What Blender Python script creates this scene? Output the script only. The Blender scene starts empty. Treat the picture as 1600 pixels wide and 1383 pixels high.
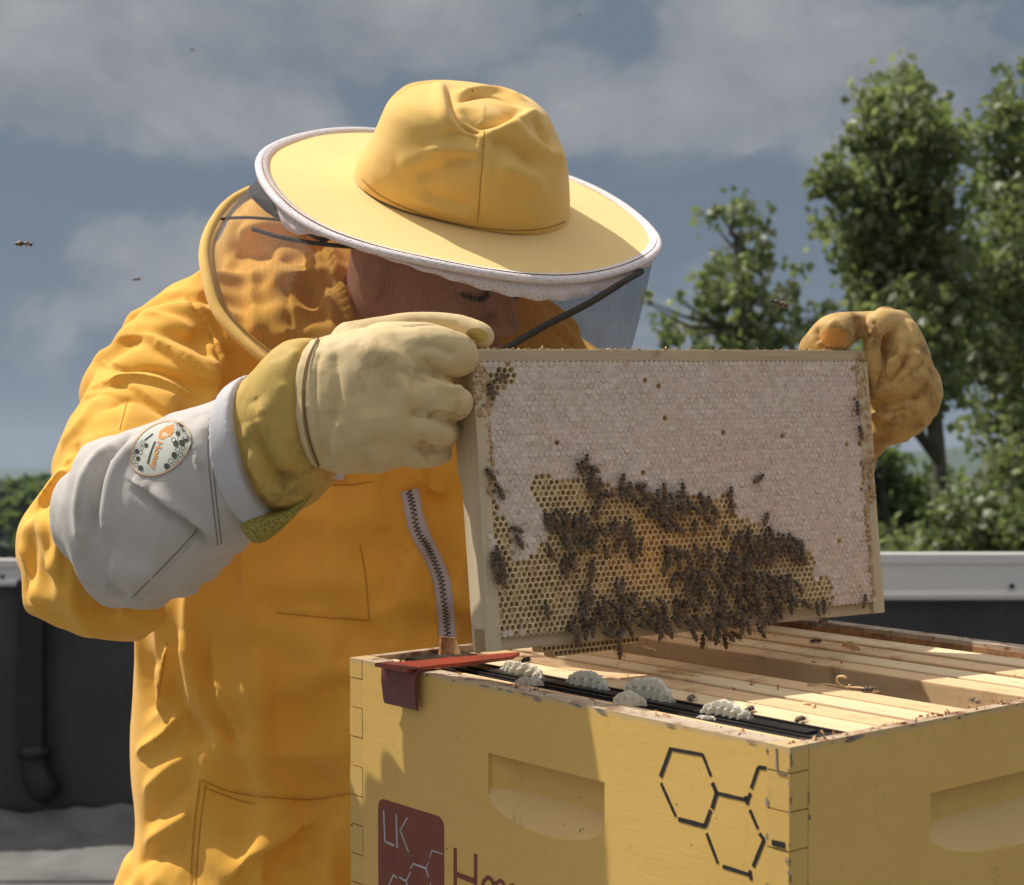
import bpy, bmesh, math, random
import numpy as np
from mathutils import Vector, Matrix
rnd = random.Random(7)
SC = bpy.context.scene
COL = SC.collection
R = math.radians

# ------------------------------------------------------------------ camera, light, exposure
FP, HY, CZ = 2700.0, 742.0, 1.30          # focal length in photo pixels, horizon row, camera height
cam_d = bpy.data.cameras.new('camera'); cam = bpy.data.objects.new('camera', cam_d); COL.objects.link(cam)
cam.location = (0, 0, CZ); cam.rotation_euler = (R(90), 0, 0)
cam_d.sensor_width = 36; cam_d.lens = FP / 1600 * 36
cam_d.shift_y = (HY - 691.5) / 1600
cam_d.clip_start = 0.05; cam_d.clip_end = 6000
cam_d.dof.use_dof = True; cam_d.dof.focus_distance = 1.46; cam_d.dof.aperture_fstop = 12.5
SC.camera = cam

SUN = Vector((-0.53, 0.20, 0.82)).normalized()      # towards the sun
sun_d = bpy.data.lights.new('sun', 'SUN'); sun_d.energy = 4.1; sun_d.angle = R(0.55); sun_d.color = (1.0, 0.94, 0.84)
sun = bpy.data.objects.new('sun', sun_d); COL.objects.link(sun)
sun.rotation_euler = SUN.to_track_quat('Z', 'Y').to_euler(); sun.location = (-3, -1, 6)

SC.view_settings.view_transform = 'Standard'; SC.view_settings.look = 'None'
SC.view_settings.exposure = 0.20; SC.view_settings.gamma = 1.0
SC.view_settings.use_curve_mapping = False
SC.render.engine = 'CYCLES'
SC.cycles.use_denoising = True
SC.cycles.max_bounces = 8; SC.cycles.transparent_max_bounces = 24

class NT:
    """tiny node-expression helper"""
    def __init__(s, tree): s.t = tree; s.n = tree.nodes; s.l = tree.links
    def new(s, typ, **kw):
        n = s.n.new(typ)
        for k, v in kw.items():
            if k.startswith('i_'):
                s.put(n, k[2:].replace('__', ' '), v)
            else: setattr(n, k, v)
        return n
    def put(s, n, key, v):
        sock = n.inputs[int(key)] if str(key).isdigit() else n.inputs[key]
        if isinstance(v, bpy.types.NodeSocket): s.l.new(v, sock)
        else: sock.default_value = v
    def m(s, op, a, b=0.0, c=0.0, clamp=False):
        n = s.n.new('ShaderNodeMath'); n.operation = op; n.use_clamp = clamp
        for i, v in enumerate((a, b, c)):
            if isinstance(v, bpy.types.NodeSocket): s.l.new(v, n.inputs[i])
            else: n.inputs[i].default_value = v
        return n.outputs[0]
    def mix(s, f, a, b, mode='MIX'):
        n = s.n.new('ShaderNodeMix'); n.data_type = 'RGBA'; n.blend_type = mode
        for i, v in ((0, f), (6, a), (7, b)):
            if isinstance(v, bpy.types.NodeSocket): s.l.new(v, n.inputs[i])
            else: n.inputs[i].default_value = v if i == 0 else (*v, 1)[:4]
        return n.outputs[2]
    def noise(s, vec, scale, detail=3, rough=0.55, dist=0.0, out=0):
        n = s.n.new('ShaderNodeTexNoise'); s.l.new(vec, n.inputs['Vector'])
        n.inputs['Scale'].default_value = scale; n.inputs['Detail'].default_value = detail
        n.inputs['Roughness'].default_value = rough; n.inputs['Distortion'].default_value = dist
        return n.outputs[out]
    def ramp(s, f, stops, interp='LINEAR'):
        n = s.n.new('ShaderNodeValToRGB'); s.l.new(f, n.inputs[0]); cr = n.color_ramp; cr.interpolation = interp
        while len(cr.elements) < len(stops): cr.elements.new(0.5)
        for e, (p, c) in zip(cr.elements, stops):
            e.position = p; e.color = (c, c, c, 1) if isinstance(c, (int, float)) else (*c, 1)[:4]
        return n.outputs[0]
    def mapping(s, vec, scale=(1, 1, 1), rot=(0, 0, 0), loc=(0, 0, 0)):
        n = s.n.new('ShaderNodeMapping'); s.l.new(vec, n.inputs[0])
        n.inputs['Scale'].default_value = scale; n.inputs['Rotation'].default_value = rot; n.inputs['Location'].default_value = loc
        return n.outputs[0]

# ------------------------------------------------------------------ sky
W = bpy.data.worlds.new('World'); SC.world = W; W.use_nodes = True
for n_ in list(W.node_tree.nodes): W.node_tree.nodes.remove(n_)
g = NT(W.node_tree)
tc = g.new('ShaderNodeTexCoord').outputs['Generated']
sky = g.new('ShaderNodeTexSky', sky_type='NISHITA', sun_disc=False)
sky.sun_elevation = math.asin(SUN.z); sky.sun_rotation = math.atan2(SUN.x, SUN.y)
sky.air_density = 1.0; sky.dust_density = 2.0; sky.ozone_density = 1.2
sx = g.new('ShaderNodeSeparateXYZ', i_0=tc)
X_, Y_, Z_ = sx.outputs
az = g.m('ARCTAN2', X_, Y_); el = g.m('ARCSINE', Z_)
cmb = g.new('ShaderNodeCombineXYZ', i_0=g.m('MULTIPLY', az, 1.0), i_1=g.m('MULTIPLY', el, 1.35), i_2=0.37).outputs[0]
n1 = g.noise(cmb, 5.5, 8, 0.6, 0.25)
n2 = g.noise(g.mapping(cmb, loc=(3.1, 1.7, 0)), 1.9, 3, 0.5)
def blob(px, py, rx, ry, amp):
    a0 = math.atan((px - 800) / FP); e0 = math.atan((HY - py) / FP)
    u = g.m('DIVIDE', g.m('SUBTRACT', az, a0), rx / FP); v = g.m('DIVIDE', g.m('SUBTRACT', el, e0), ry / FP)
    r2 = g.m('ADD', g.m('MULTIPLY', u, u), g.m('MULTIPLY', v, v))
    return g.m('MULTIPLY', g.m('EXPONENT', g.m('MULTIPLY', r2, -1.0)), amp)
dens = g.m('ADD', g.m('MULTIPLY', g.m('SUBTRACT', n1, 0.5), 2.1), g.m('MULTIPLY', g.m('SUBTRACT', n2, 0.5), 0.7))
for b in ((60, 150, 170, 75, .42), (330, 120, 300, 95, .40), (620, 40, 260, 60, .30), (200, 400, 170, 60, .30), (60, 490, 160, 60, .26),
          (1190, 90, 190, 95, .48), (1480, 120, 260, 90, .40), (1000, 190, 200, 60, .28), (980, 60, 60, 60, -.25), (760, 60, 60, 60, .12),
          (500, 330, 300, 90, -.30), (60, 290, 220, 35, -.32), (1150, 330, 260, 110, -.28), (300, 640, 500, 90, -.30), (980, 40, 70, 40, -.2), (1400, 20, 60, 30, -.2)):
    dens = g.m('ADD', dens, blob(*b))
mask = g.ramp(g.m('ADD', dens, 0.22), ((0.13, 0.0), (0.235, 0.30), (0.31, 0.74), (0.60, 1.0)))
fine = g.noise(cmb, 17, 5, 0.6)
cloud = g.mix(g.ramp(g.m('ADD', g.m('MULTIPLY', n1, 0.7), g.m('MULTIPLY', fine, 0.3)), ((0.33, 0.0), (0.68, 1.0))), (1.00, 1.14, 1.34), (2.25, 2.27, 2.36))
# slate blue storm sky behind the clouds, a little paler high up
low = g.mix(g.ramp(g.m('MULTIPLY', el, 1.0), ((0.0, 0.0), (0.28, 1.0))), (0.58, 0.82, 1.15), (0.76, 0.98, 1.26))
base = g.mix(0.04, low, sky.outputs[0])
skyc = g.mix(mask, base, cloud)
high = g.mix(0.68, sky.outputs[0], (6.4, 5.9, 5.3))
skyc = g.mix(g.ramp(el, ((0.30, 0.0), (0.95, 1.0))), skyc, high)
bg = g.new('ShaderNodeBackground', i_Color=skyc, i_Strength=0.15)
wo = g.new('ShaderNodeOutputWorld', i_Surface=bg.outputs[0])

# ------------------------------------------------------------------ helpers
def P(px, py, d):
    """the place that photo pixel (px, py) shows when it lies d metres down the view"""
    return np.array(((px - 800) / FP * d, d, CZ - (py - HY) / FP * d))
def proj(v):
    v = np.asarray(v); return np.stack((800 + FP * v[..., 0] / v[..., 1], HY - FP * (v[..., 2] - CZ) / v[..., 1]), -1)

def new_mesh(name, verts, faces, mats, smooth=True, fmat=None, attrs=None):
    me = bpy.data.meshes.new(name)
    verts = np.asarray(verts, dtype=np.float32)
    if isinstance(faces, np.ndarray):
        k = faces.shape[1]; n = len(faces)
        me.vertices.add(len(verts)); me.vertices.foreach_set('co', verts.ravel())
        me.loops.add(n * k); me.loops.foreach_set('vertex_index', faces.ravel().astype(np.int32))
        me.polygons.add(n); me.polygons.foreach_set('loop_start', np.arange(0, n * k, k, dtype=np.int32))
        me.polygons.foreach_set('loop_total', np.full(n, k, dtype=np.int32))
        me.update(calc_edges=True)
    else:
        me.from_pydata([tuple(v) for v in verts], [], [tuple(f) for f in faces])
    for m_ in (mats if isinstance(mats, (list, tuple)) else [mats]): me.materials.append(m_)
    if fmat is not None: me.polygons.foreach_set('material_index', np.asarray(fmat, dtype=np.int32))
    me.polygons.foreach_set('use_smooth', np.full(len(me.polygons), smooth, dtype=bool))
    for k_, a in (attrs or {}).items():
        a = np.asarray(a, dtype=np.float32)
        if a.ndim == 1:
            at = me.attributes.new(k_, 'FLOAT', 'POINT'); at.data.foreach_set('value', a)
        else:
            at = me.attributes.new(k_, 'FLOAT_COLOR', 'POINT')
            at.data.foreach_set('color', np.concatenate((a[:, :3], np.ones((len(a), 1), np.float32)), 1).ravel())
    me.update()
    return me

def link(name, me, parent=None, loc=None, mat4=None, **props):
    o = bpy.data.objects.new(name, me); COL.objects.link(o)
    if parent is not None: o.parent = parent
    if mat4 is not None: o.matrix_local = mat4
    elif loc is not None: o.location = loc
    for k, v in props.items(): o[k] = v
    return o

def obj(name, verts, faces, m_, parent=None, smooth=True, mat4=None, fmat=None, attrs=None, **props):
    return link(name, new_mesh(name, verts, faces, m_, smooth, fmat, attrs), parent, mat4=mat4, **props)

def empty(name, mat4=None, loc=(0, 0, 0), **props):
    o = bpy.data.objects.new(name, None); COL.objects.link(o); o.empty_display_size = 0.05
    if mat4 is not None: o.matrix_local = mat4
    else: o.location = loc
    for k, v in props.items(): o[k] = v
    return o

class MB:
    """mesh collector: boxes, tubes, grids -> one mesh"""
    def __init__(s): s.v = []; s.f = []; s.mi = []; s.n = 0
    def add(s, v, f, mi=0):
        s.v += [tuple(map(float, p)) for p in v]; s.f += [tuple(i + s.n for i in q) for q in f]
        s.mi += [mi] * len(f); s.n += len(v); return s
    def box(s, x0, x1, y0, y1, z0, z1, mi=0, bev=0.0):
        if bev > 0:
            b = bev; v = []; 
            bm = bmesh.new(); bmesh.ops.create_cube(bm, size=1)
            for q in bm.verts: q.co = Vector(((x0 + x1) / 2 + q.co.x * (x1 - x0), (y0 + y1) / 2 + q.co.y * (y1 - y0), (z0 + z1) / 2 + q.co.z * (z1 - z0)))
            bmesh.ops.bevel(bm, geom=list(bm.edges), offset=b, segments=2, profile=0.6, affect='EDGES')
            bm.verts.ensure_lookup_table(); bm.verts.index_update()
            s.add([q.co for q in bm.verts], [[q.index for q in f_.verts] for f_ in bm.faces], mi); bm.free(); return s
        v = [(x, y, z) for z in (z0, z1) for y in (y0, y1) for x in (x0, x1)]
        return s.add(v, [(0, 2, 3, 1), (4, 5, 7, 6), (0, 1, 5, 4), (2, 6, 7, 3), (0, 4, 6, 2), (1, 3, 7, 5)], mi)
    def tube(s, pts, rad, seg=8, mi=0, closed=False, flat=1.0, up=(0, 0, 1), caps=True):
        pts = [Vector(p) for p in pts]; n = len(pts)
        rads = rad if isinstance(rad, (list, tuple, np.ndarray)) else [rad] * n
        v = []; f = []
        for i, p in enumerate(pts):
            a = pts[(i - 1) % n] if (closed or i > 0) else pts[i]; b = pts[(i + 1) % n] if (closed or i < n - 1) else pts[i]
            t = (b - a).normalized(); u = Vector(up)
            if abs(t.dot(u)) > 0.97: u = Vector((1, 0, 0)) if abs(t.x) < .9 else Vector((0, 1, 0))
            sde = t.cross(u).normalized(); w = sde.cross(t).normalized()
            for k in range(seg):
                an = 2 * math.pi * k / seg
                v.append(p + sde * (math.cos(an) * rads[i]) + w * (math.sin(an) * rads[i] * flat))
        m_ = n if closed else n - 1
        for i in range(m_):
            for k in range(seg):
                a = i * seg + k; b = i * seg + (k + 1) % seg; c = ((i + 1) % n) * seg + (k + 1) % seg; d = ((i + 1) % n) * seg + k
                f.append((a, b, c, d))
        if caps and not closed:
            f.append(tuple(range(seg))[::-1]); f.append(tuple((n - 1) * seg + k for k in range(seg)))
        return s.add(v, f, mi)
    def build(s, name, m_, parent=None, smooth=False, mat4=None, **props):
        return obj(name, s.v, s.f, m_, parent, smooth, mat4, fmat=s.mi if isinstance(m_, (list, tuple)) else None, **props)

def autosmooth(o, ang=40):
    me = o.data; bm = bmesh.new(); bm.from_mesh(me)
    for e in bm.edges:
        e.smooth = not (len(e.link_faces) == 2 and e.calc_face_angle(0) > R(ang))
    for f_ in bm.faces: f_.smooth = True
    bm.to_mesh(me); bm.free(); return o

def hash3(ix, iy, iz, seed=0):
    h = (ix.astype(np.int64) * 374761393 + iy.astype(np.int64) * 668265263 + iz.astype(np.int64) * 1274126177 + seed * 974634777) & 0xffffffff
    h = ((h ^ (h >> 13)) * 1103515245) & 0xffffffff
    h = ((h ^ (h >> 15)) * 2246822519) & 0xffffffff
    return ((h ^ (h >> 16)) & 0xffff) / 65535.0
def vnoise(p, scale=1.0, seed=0):
    """smooth value noise in -1..1, vectorised"""
    q = np.asarray(p, dtype=np.float64) * scale + 1000.0
    i = np.floor(q).astype(np.int64); f = q - i; f = f * f * f * (f * (f * 6 - 15) + 10)
    r = 0
    for dx in (0, 1):
        for dy in (0, 1):
            for dz in (0, 1):
                w = (f[:, 0] if dx else 1 - f[:, 0]) * (f[:, 1] if dy else 1 - f[:, 1]) * (f[:, 2] if dz else 1 - f[:, 2])
                r = r + w * hash3(i[:, 0] + dx, i[:, 1] + dy, i[:, 2] + dz, seed)
    return r * 2 - 1
def fbm(p, scale, oct=4, seed=0, gain=0.5):
    a = 1.0; r = 0; t = 0
    for o_ in range(oct):
        r = r + a * vnoise(p, scale * 2 ** o_, seed + o_ * 17); t += a; a *= gain
    return r / t

# ------------------------------------------------------------------ materials
def material(name):
    m_ = bpy.data.materials.new(name); m_.use_nodes = True
    t = m_.node_tree
    for n_ in list(t.nodes): t.nodes.remove(n_)
    k = NT(t); bs = k.new('ShaderNodeBsdfPrincipled'); out = k.new('ShaderNodeOutputMaterial')
    t.links.new(bs.outputs[0], out.inputs[0])
    return m_, k, bs, out
def bump(k, bs, h, strength=0.3, dist=0.001, prev=None):
    b = k.new('ShaderNodeBump', i_Height=h, i_Strength=strength, i_Distance=dist)
    if prev is not None: k.l.new(prev, b.inputs['Normal'])
    k.l.new(b.outputs[0], bs.inputs['Normal']); return b.outputs[0]
def simple(name, c1, c2=None, scale=20, rough=0.7, bs_scale=200, bs_dist=0.0004, bstr=0.4, metallic=0.0, spec=0.35, stretch=(1, 1, 1), detail=4, dirt=None, sheen=0.0, ramp=(0.35, 0.65), sss=0.0):
    m_, k, bs, out = material(name)
    oc = k.new('ShaderNodeTexCoord').outputs['Object']; oc = k.mapping(oc, scale=stretch)
    n_ = k.noise(oc, scale, detail, 0.6)
    c = k.mix(k.ramp(n_, ((ramp[0], 0.0), (ramp[1], 1.0))), c1, c2 or tuple(x * 0.85 for x in c1))
    if dirt:
        d = k.ramp(k.noise(oc, dirt[1], 5, 0.65, 0.3), ((dirt[2], 0.0), (dirt[3], 1.0)))
        c = k.mix(d, c, dirt[0])
    k.l.new(c, bs.inputs['Base Color'])
    bs.inputs['Roughness'].default_value = rough; bs.inputs['Metallic'].default_value = metallic
    bs.inputs['Specular IOR Level'].default_value = spec
    if sheen: bs.inputs['Sheen Weight'].default_value = sheen
    if sss:
        bs.inputs['Subsurface Weight'].default_value = sss; bs.inputs['Subsurface Radius'].default_value = (1, .5, .25); bs.inputs['Subsurface Scale'].default_value = 0.006
    if bstr: bump(k, bs, k.noise(oc, bs_scale, 4, 0.6), bstr, bs_dist)
    return m_
# ================================================================== the setting: roof, parapets, land and trees
GZ = -9.0                                   # the land lies this far below the roof deck
m_grassland = simple('grassland', (0.030, 0.050, 0.018), (0.055, 0.070, 0.03), 0.05, 0.9, 3, 0.05)
m_hill = simple('wooded_hill', (0.03, 0.055, 0.022), (0.05, 0.075, 0.03), 0.02, 0.95, 0.3, 1.0)
m_roof = simple('roof_membrane', (0.17, 0.168, 0.162), (0.125, 0.123, 0.12), 2.5, 0.75, 60, 0.002, dirt=((0.07, 0.07, 0.068), 1.6, 0.52, 0.68))
m_wallm = simple('wall_membrane', (0.058, 0.057, 0.058), (0.036, 0.036, 0.038), 3, 0.55, 25, 0.004, bstr=0.5, dirt=((0.12, 0.118, 0.112), 2.2, 0.55, 0.75), stretch=(1, 1, 0.45))
m_cap = simple('cap_metal', (0.70, 0.675, 0.64), (0.63, 0.61, 0.58), 2, 0.45, 80, 0.0003, stretch=(0.2, 1, 3), spec=0.5, dirt=((0.52, 0.50, 0.46), 5, 0.6, 0.8))
m_pipe = simple('dark_rubber', (0.022, 0.022, 0.023), (0.015, 0.015, 0.016), 8, 0.5, 60, 0.001)

# terrain: one sheet to the horizon, with wooded hills standing on it far off
def terrain():
    rs = np.concatenate((np.linspace(0, 200, 9), np.geomspace(260, 5200, 22))); na = 96
    v = [(0, 0, GZ)]; 
    for r in rs[1:]:
        for k in range(na):
            a = 2 * math.pi * k / na; v.append((r * math.sin(a), r * math.cos(a), GZ))
    v = np.array(v); far = np.clip((np.hypot(v[:, 0], v[:, 1]) - 150) / 500, 0, 1)
    v[:, 2] += far * (fbm(v * (1, 1, 0), 1 / 420., 3, 5) - .3) * 4
    f = [(0, 1 + k, 1 + (k + 1) % na) for k in range(na)]
    for i in range(len(rs) - 2):
        for k in range(na):
            a = 1 + i * na + k; b = 1 + i * na + (k + 1) % na
            f.append((a, a + na, b + na, b))
    obj('ground', v, f, m_grassland, kind='structure')
terrain()
def hill(name, x0, x1, y, top, wid, seed):
    """a long low ridge with real depth"""
    nx, ny = 90, 14; v = []
    for j in range(ny):
        t = j / (ny - 1); prof = math.sin(math.pi * min(1, t * 1.0)) ** 0.8
        for i in range(nx):
            s_ = i / (nx - 1); x = x0 + (x1 - x0) * s_
            v.append((x, y + wid * (t - .5), prof * math.sin(math.pi * s_)))
    v = np.array(v); n_ = fbm(np.stack((v[:, 0], v[:, 1] * .5, v[:, 1] * 0), 1), 1 / (abs(x1 - x0) * .16), 4, seed)
    v[:, 2] = GZ - 2 + (top - GZ + 2) * v[:, 2] * (0.78 + .42 * n_)
    f = [(j * nx + i, j * nx + i + 1, (j + 1) * nx + i + 1, (j + 1) * nx + i) for j in range(ny - 1) for i in range(nx - 1)]
    obj(name, v, f, m_hill, kind='structure')
hill('hill', 120, 1900, 2300, 78, 700, 3)
hill('hill_far', -2600, 900, 3900, 28, 900, 9)

# roof deck and parapets
LD, RD = 6.1, 4.7
def wall_grid(x0, x1, z0, z1, y, amp, seed, step=0.03):
    nx = int((x1 - x0) / step) + 1; nz = int((z1 - z0) / step) + 1
    xs = np.linspace(x0, x1, nx); zs = np.linspace(z0, z1, nz); X, Z = np.meshgrid(xs, zs)
    p = np.stack((X.ravel(), np.zeros(X.size), Z.ravel()), 1)
    w = fbm(p * (1.0, 1, .5), 2.6, 4, seed) * amp + np.abs(fbm(p * (2.2, 1, .6), 2.0, 3, seed + 3)) * amp * -1.1
    p[:, 1] = y + w * np.clip((z1 - p[:, 2]) / .25, 0.1, 1)
    i = np.arange(nx * nz).reshape(nz, nx)
    f = np.stack((i[:-1, :-1].ravel(), i[:-1, 1:].ravel(), i[1:, 1:].ravel(), i[1:, :-1].ravel()), 1)
    return p, f
deck = MB().box(-14, 14, -8, LD - .03, -0.25, 0.0)
deck.build('roof_deck', m_roof, kind='structure')
MB().box(-14, 14, -8.1, LD + .2, GZ, -0.26).build('building_walls', simple('building_render', (.35, .33, .3)), kind='thing',
    label='pale building under the roof terrace with the beehive', category='building')
def parapet(x0, x1, y, ztop, caph, label, seed, thick=0.3):
    root = empty('parapet_wall', loc=(x0, y, 0), label=label, category='parapet')
    mb = MB(); p, f = wall_grid(0, x1 - x0, 0.0, ztop - caph + .01, 0, .022, seed)
    mb.add(p, [tuple(q) for q in f])
    mb.box(0, x1 - x0, .045, thick, 0, ztop - .036)
    mb.build('membrane', m_wallm, root, smooth=True)
    cap = MB()
    prof = [(-.030, ztop - caph), (-.036, ztop - caph + .012), (-.022, ztop - caph + .026), (-.022, ztop - .035), (-.028, ztop - .030), (-.028, ztop - .006), (-.022, ztop), (thick + .03, ztop - .024), (thick + .03, ztop - caph), (thick + .025, ztop - caph), (thick + .025, ztop - .030), (-.018, ztop - .006), (-.018, ztop - caph)]
    n = len(prof); cap.add([(xx, a, b) for xx in (0, x1 - x0) for a, b in prof], [(i, (i + 1) % n, n + (i + 1) % n, n + i) for i in range(n)])
    cap.build('metal_cap', m_cap, root)
    return root
parL = parapet(-13, -0.05, LD, CZ - (872 - HY) / FP * LD, 43 / FP * LD, 'dark membrane parapet with thin pale metal cap behind the elbow', 3)
parR = parapet(0.0, 13, RD, CZ - (862 - HY) / FP * RD, 74 / FP * RD, 'black parapet with broad white metal cap right of the frame', 8)
MB().box(-0.05 + .0, .25, RD + .31, LD - .1, 0, .98).build('parapet_wall', m_wallm, None, label='short black parapet return hidden behind the beekeeper', category='parapet')
# fixing screws on the caps
for par, px, py, d in ((parR, 1577, 915, RD), (parL, 7, 900, LD)):
    c = P(px, py, d) - np.array(par.location)
    mb = MB(); mb.tube([(c[0], -.030, c[2]), (c[0], -.015, c[2])], .0065, 8); mb.tube([(c[0], -.036, c[2]), (c[0], -.029, c[2])], .0035, 6)
    mb.build('screw', m_pipe, par)
# black drain strip with a sagging folded end, and the scupper box, on the left parapet
t = empty('drain_pipe', loc=(0, 0, 0), label='black rubber drain pipe running down the dark parapet at left', category='pipe')
a, b = P(52, 925, LD - .05), P(62, 1172, LD - .05)
mb = MB(); mb.box(-.047, .047, -.03, .03, 0, .60, bev=.012)
mb.build('pipe', m_pipe, t, mat4=Matrix.Translation((a[0] - .005, LD - .055, b[2])))
pts = [P(54, 1165, LD - .05), P(55, 1195, LD - .05), P(58, 1215, LD - .06), P(66, 1232, LD - .07), P(80, 1240, LD - .05)]
mb = MB(); mb.tube(pts, [.046, .048, .050, .050, .050], 14, up=(0, 1, 0)); o = mb.build('bend', m_pipe, t, smooth=True)
mb = MB(); mb.tube([P(54, 1168, LD - .05), P(54, 1182, LD - .05)], [.056, .056], 14); mb.build('clamp', m_pipe, t, smooth=True)
# slumped membrane folds lying at the wall foot
nx, ny = 90, 40; v = []
for j in range(ny):
    for i in range(nx):
        x = -2.9 + 2.9 * i / (nx - 1); t_ = j / (ny - 1); y = LD - .04 - .55 * t_
        v.append((x, y, 0.0))
v = np.array(v); tt = (LD - .04 - v[:, 1]) / .55
v[:, 2] = .004 + .15 * np.exp(-tt * 4.6) * (0.72 + .5 * fbm(v, 2.6, 3, 4)) + .12 * np.abs(fbm(v * (1, 2.4, 1), 2.8, 4, 11)) * (1 - tt)
f = [(j * nx + i, j * nx + i + 1, (j + 1) * nx + i + 1, (j + 1) * nx + i) for j in range(ny - 1) for i in range(nx - 1)]
obj('wall_flashing', v, f, m_roof, None, label='grey roofing flashing slumped in folds along the wall foot', category='flashing')

# ------------------------------------------------------------------ trees
def leaf_mat(name, c1, c2, c3):
    m_, k, bs, out = material(name)
    at = k.new('ShaderNodeAttribute', attribute_name='tint')
    c = k.ramp(at.outputs['Fac'], ((0.0, c1), (0.55, c2), (1.0, c3)))
    k.l.new(c, bs.inputs['Base Color']); bs.inputs['Roughness'].default_value = 0.42; bs.inputs['Specular IOR Level'].default_value = 0.55
    tr = k.new('ShaderNodeBsdfTranslucent', i_Color=k.mix(0.5, c, (0.20, 0.28, 0.05)))
    mx = k.new('ShaderNodeMixShader', i_0=0.58); k.l.new(bs.outputs[0], mx.inputs[1]); k.l.new(tr.outputs[0], mx.inputs[2]); k.l.new(mx.outputs[0], out.inputs[0])
    return m_
m_leaf = leaf_mat('poplar_leaf', (0.115, 0.142, 0.060), (0.235, 0.27, 0.12), (0.45, 0.48, 0.35))
m_leafd = leaf_mat('bush_leaf', (0.040, 0.070, 0.028), (0.085, 0.130, 0.052), (0.24, 0.30, 0.18))
m_bark = simple('bark', (0.13, 0.115, 0.095), (0.075, 0.065, 0.055), 3, 0.9, 20, 0.02, stretch=(3, 3, .6))

def tree(name, label, base, clusters, depth, leafs, size, lm, group=None, seed=1, thick=0.16, zb=GZ, spread=1.0):
    """clusters: (px, py, rx, ry) tufts of leaves seen in the photo, given a place and a depth of their own"""
    r = np.random.RandomState(seed); root = empty(name, loc=(0, 0, 0), label=label, category='tree' if 'tree' in name else 'shrub')
    if group: root['group'] = group
    cs = []
    for (px, py, rx, ry) in clusters:
        rr = rx / FP * depth
        d = depth + r.uniform(-1, 1) * spread
        cs.append((P(px, py, d), rr, ry / FP * depth, r.uniform(.25, .75)))
    # trunk and limbs
    mb = MB(); bx = P(base[0], base[1], depth); foot = np.array((bx[0], depth, zb))
    top = np.array(max((c for c, *_ in cs), key=lambda c: c[2])); n = 12
    tr = [foot + (top * (1, 1, .93) + (0, 0, 0) - foot) * (i / n) ** 1 * (1, 1, 1) for i in range(n + 1)]
    for i in range(1, n): 
        w_ = 1 - (i / n); tr[i][0] = tr[i][0] * .4 + .6 * (bx[0] + (top[0] - bx[0]) * max(0, (tr[i][2] - bx[2]) / max(.1, top[2] - bx[2]))) + r.uniform(-1, 1) * .05; tr[i][1] += r.uniform(-1, 1) * .08
    mb.tube(tr, [thick * (1 - .8 * i / n) + .01 for i in range(n + 1)], 8)
    for c, rr, rz, _ in cs:
        zt = c[2] - abs(c[0] - bx[0]) * .6 - rz * .6
        k = min(range(n + 1), key=lambda i: abs(tr[i][2] - zt)); a = np.array(tr[k])
        for q in range(2):
            e = c + r.uniform(-.6, .6, 3) * (rr, rr, rz); m1 = a * .5 + e * .5 + r.uniform(-.1, .1, 3) + (0, 0, -.1)
            mb.tube([a, m1, e], [thick * .30, thick * .2, thick * .05], 5)
    mb.build('trunk', m_bark, root, smooth=True)
    # leaves: each a bent kite, gathered in tufts inside the clusters
    vol = np.array([rr * rr * rz for _, rr, rz, _ in cs]) ** .8; cnt = (leafs * vol / vol.sum()).astype(int)
    cen = []; tint = []
    for (c, rr, rz, tv), k in zip(cs, cnt):
        nt = max(4, k // 24); d = r.normal(size=(nt, 3)); d /= np.linalg.norm(d, axis=1)[:, None]
        tc_ = c + d * (r.uniform(.12, 1, (nt, 1)) ** .45) * (rr, max(rr, rz) * .9, rz)
        ids = r.randint(0, nt, k); off = r.normal(size=(k, 3)) * min(.15, rr * .32 + .02)
        cen.append(tc_[ids] + off); tt_ = r.uniform(-.25, .25, nt) + tv * .45 + .2; tint.append(tt_[ids] + r.normal(size=k) * .16)
    cen = np.concatenate(cen); tint = np.clip(np.concatenate(tint), 0, 1); k = len(cen)
    tint[r.rand(k) < .035] = 1.0
    ax = r.normal(size=(k, 3)); ax[:, 2] -= .6; ax /= np.linalg.norm(ax, axis=1)[:, None]
    up = r.normal(size=(k, 3)); up[:, 2] += .9; sd = np.cross(ax, up); sd /= np.linalg.norm(sd, axis=1)[:, None]; nn = np.cross(sd, ax)
    s_ = size * r.uniform(.6, 1.25, (k, 1))
    v = np.stack((cen - ax * s_ * .5, cen + sd * s_ * .45 - nn * s_ * .05 - ax * s_ * .1, cen + ax * s_ * .55, cen - sd * s_ * .45 - nn * s_ * .05 - ax * s_ * .1), 1).reshape(-1, 3)
    f = np.arange(4 * k).reshape(-1, 4)
    o = obj('crown', v, f, lm, root, smooth=False, attrs={'tint': np.repeat(tint, 4)})
    return root
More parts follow.
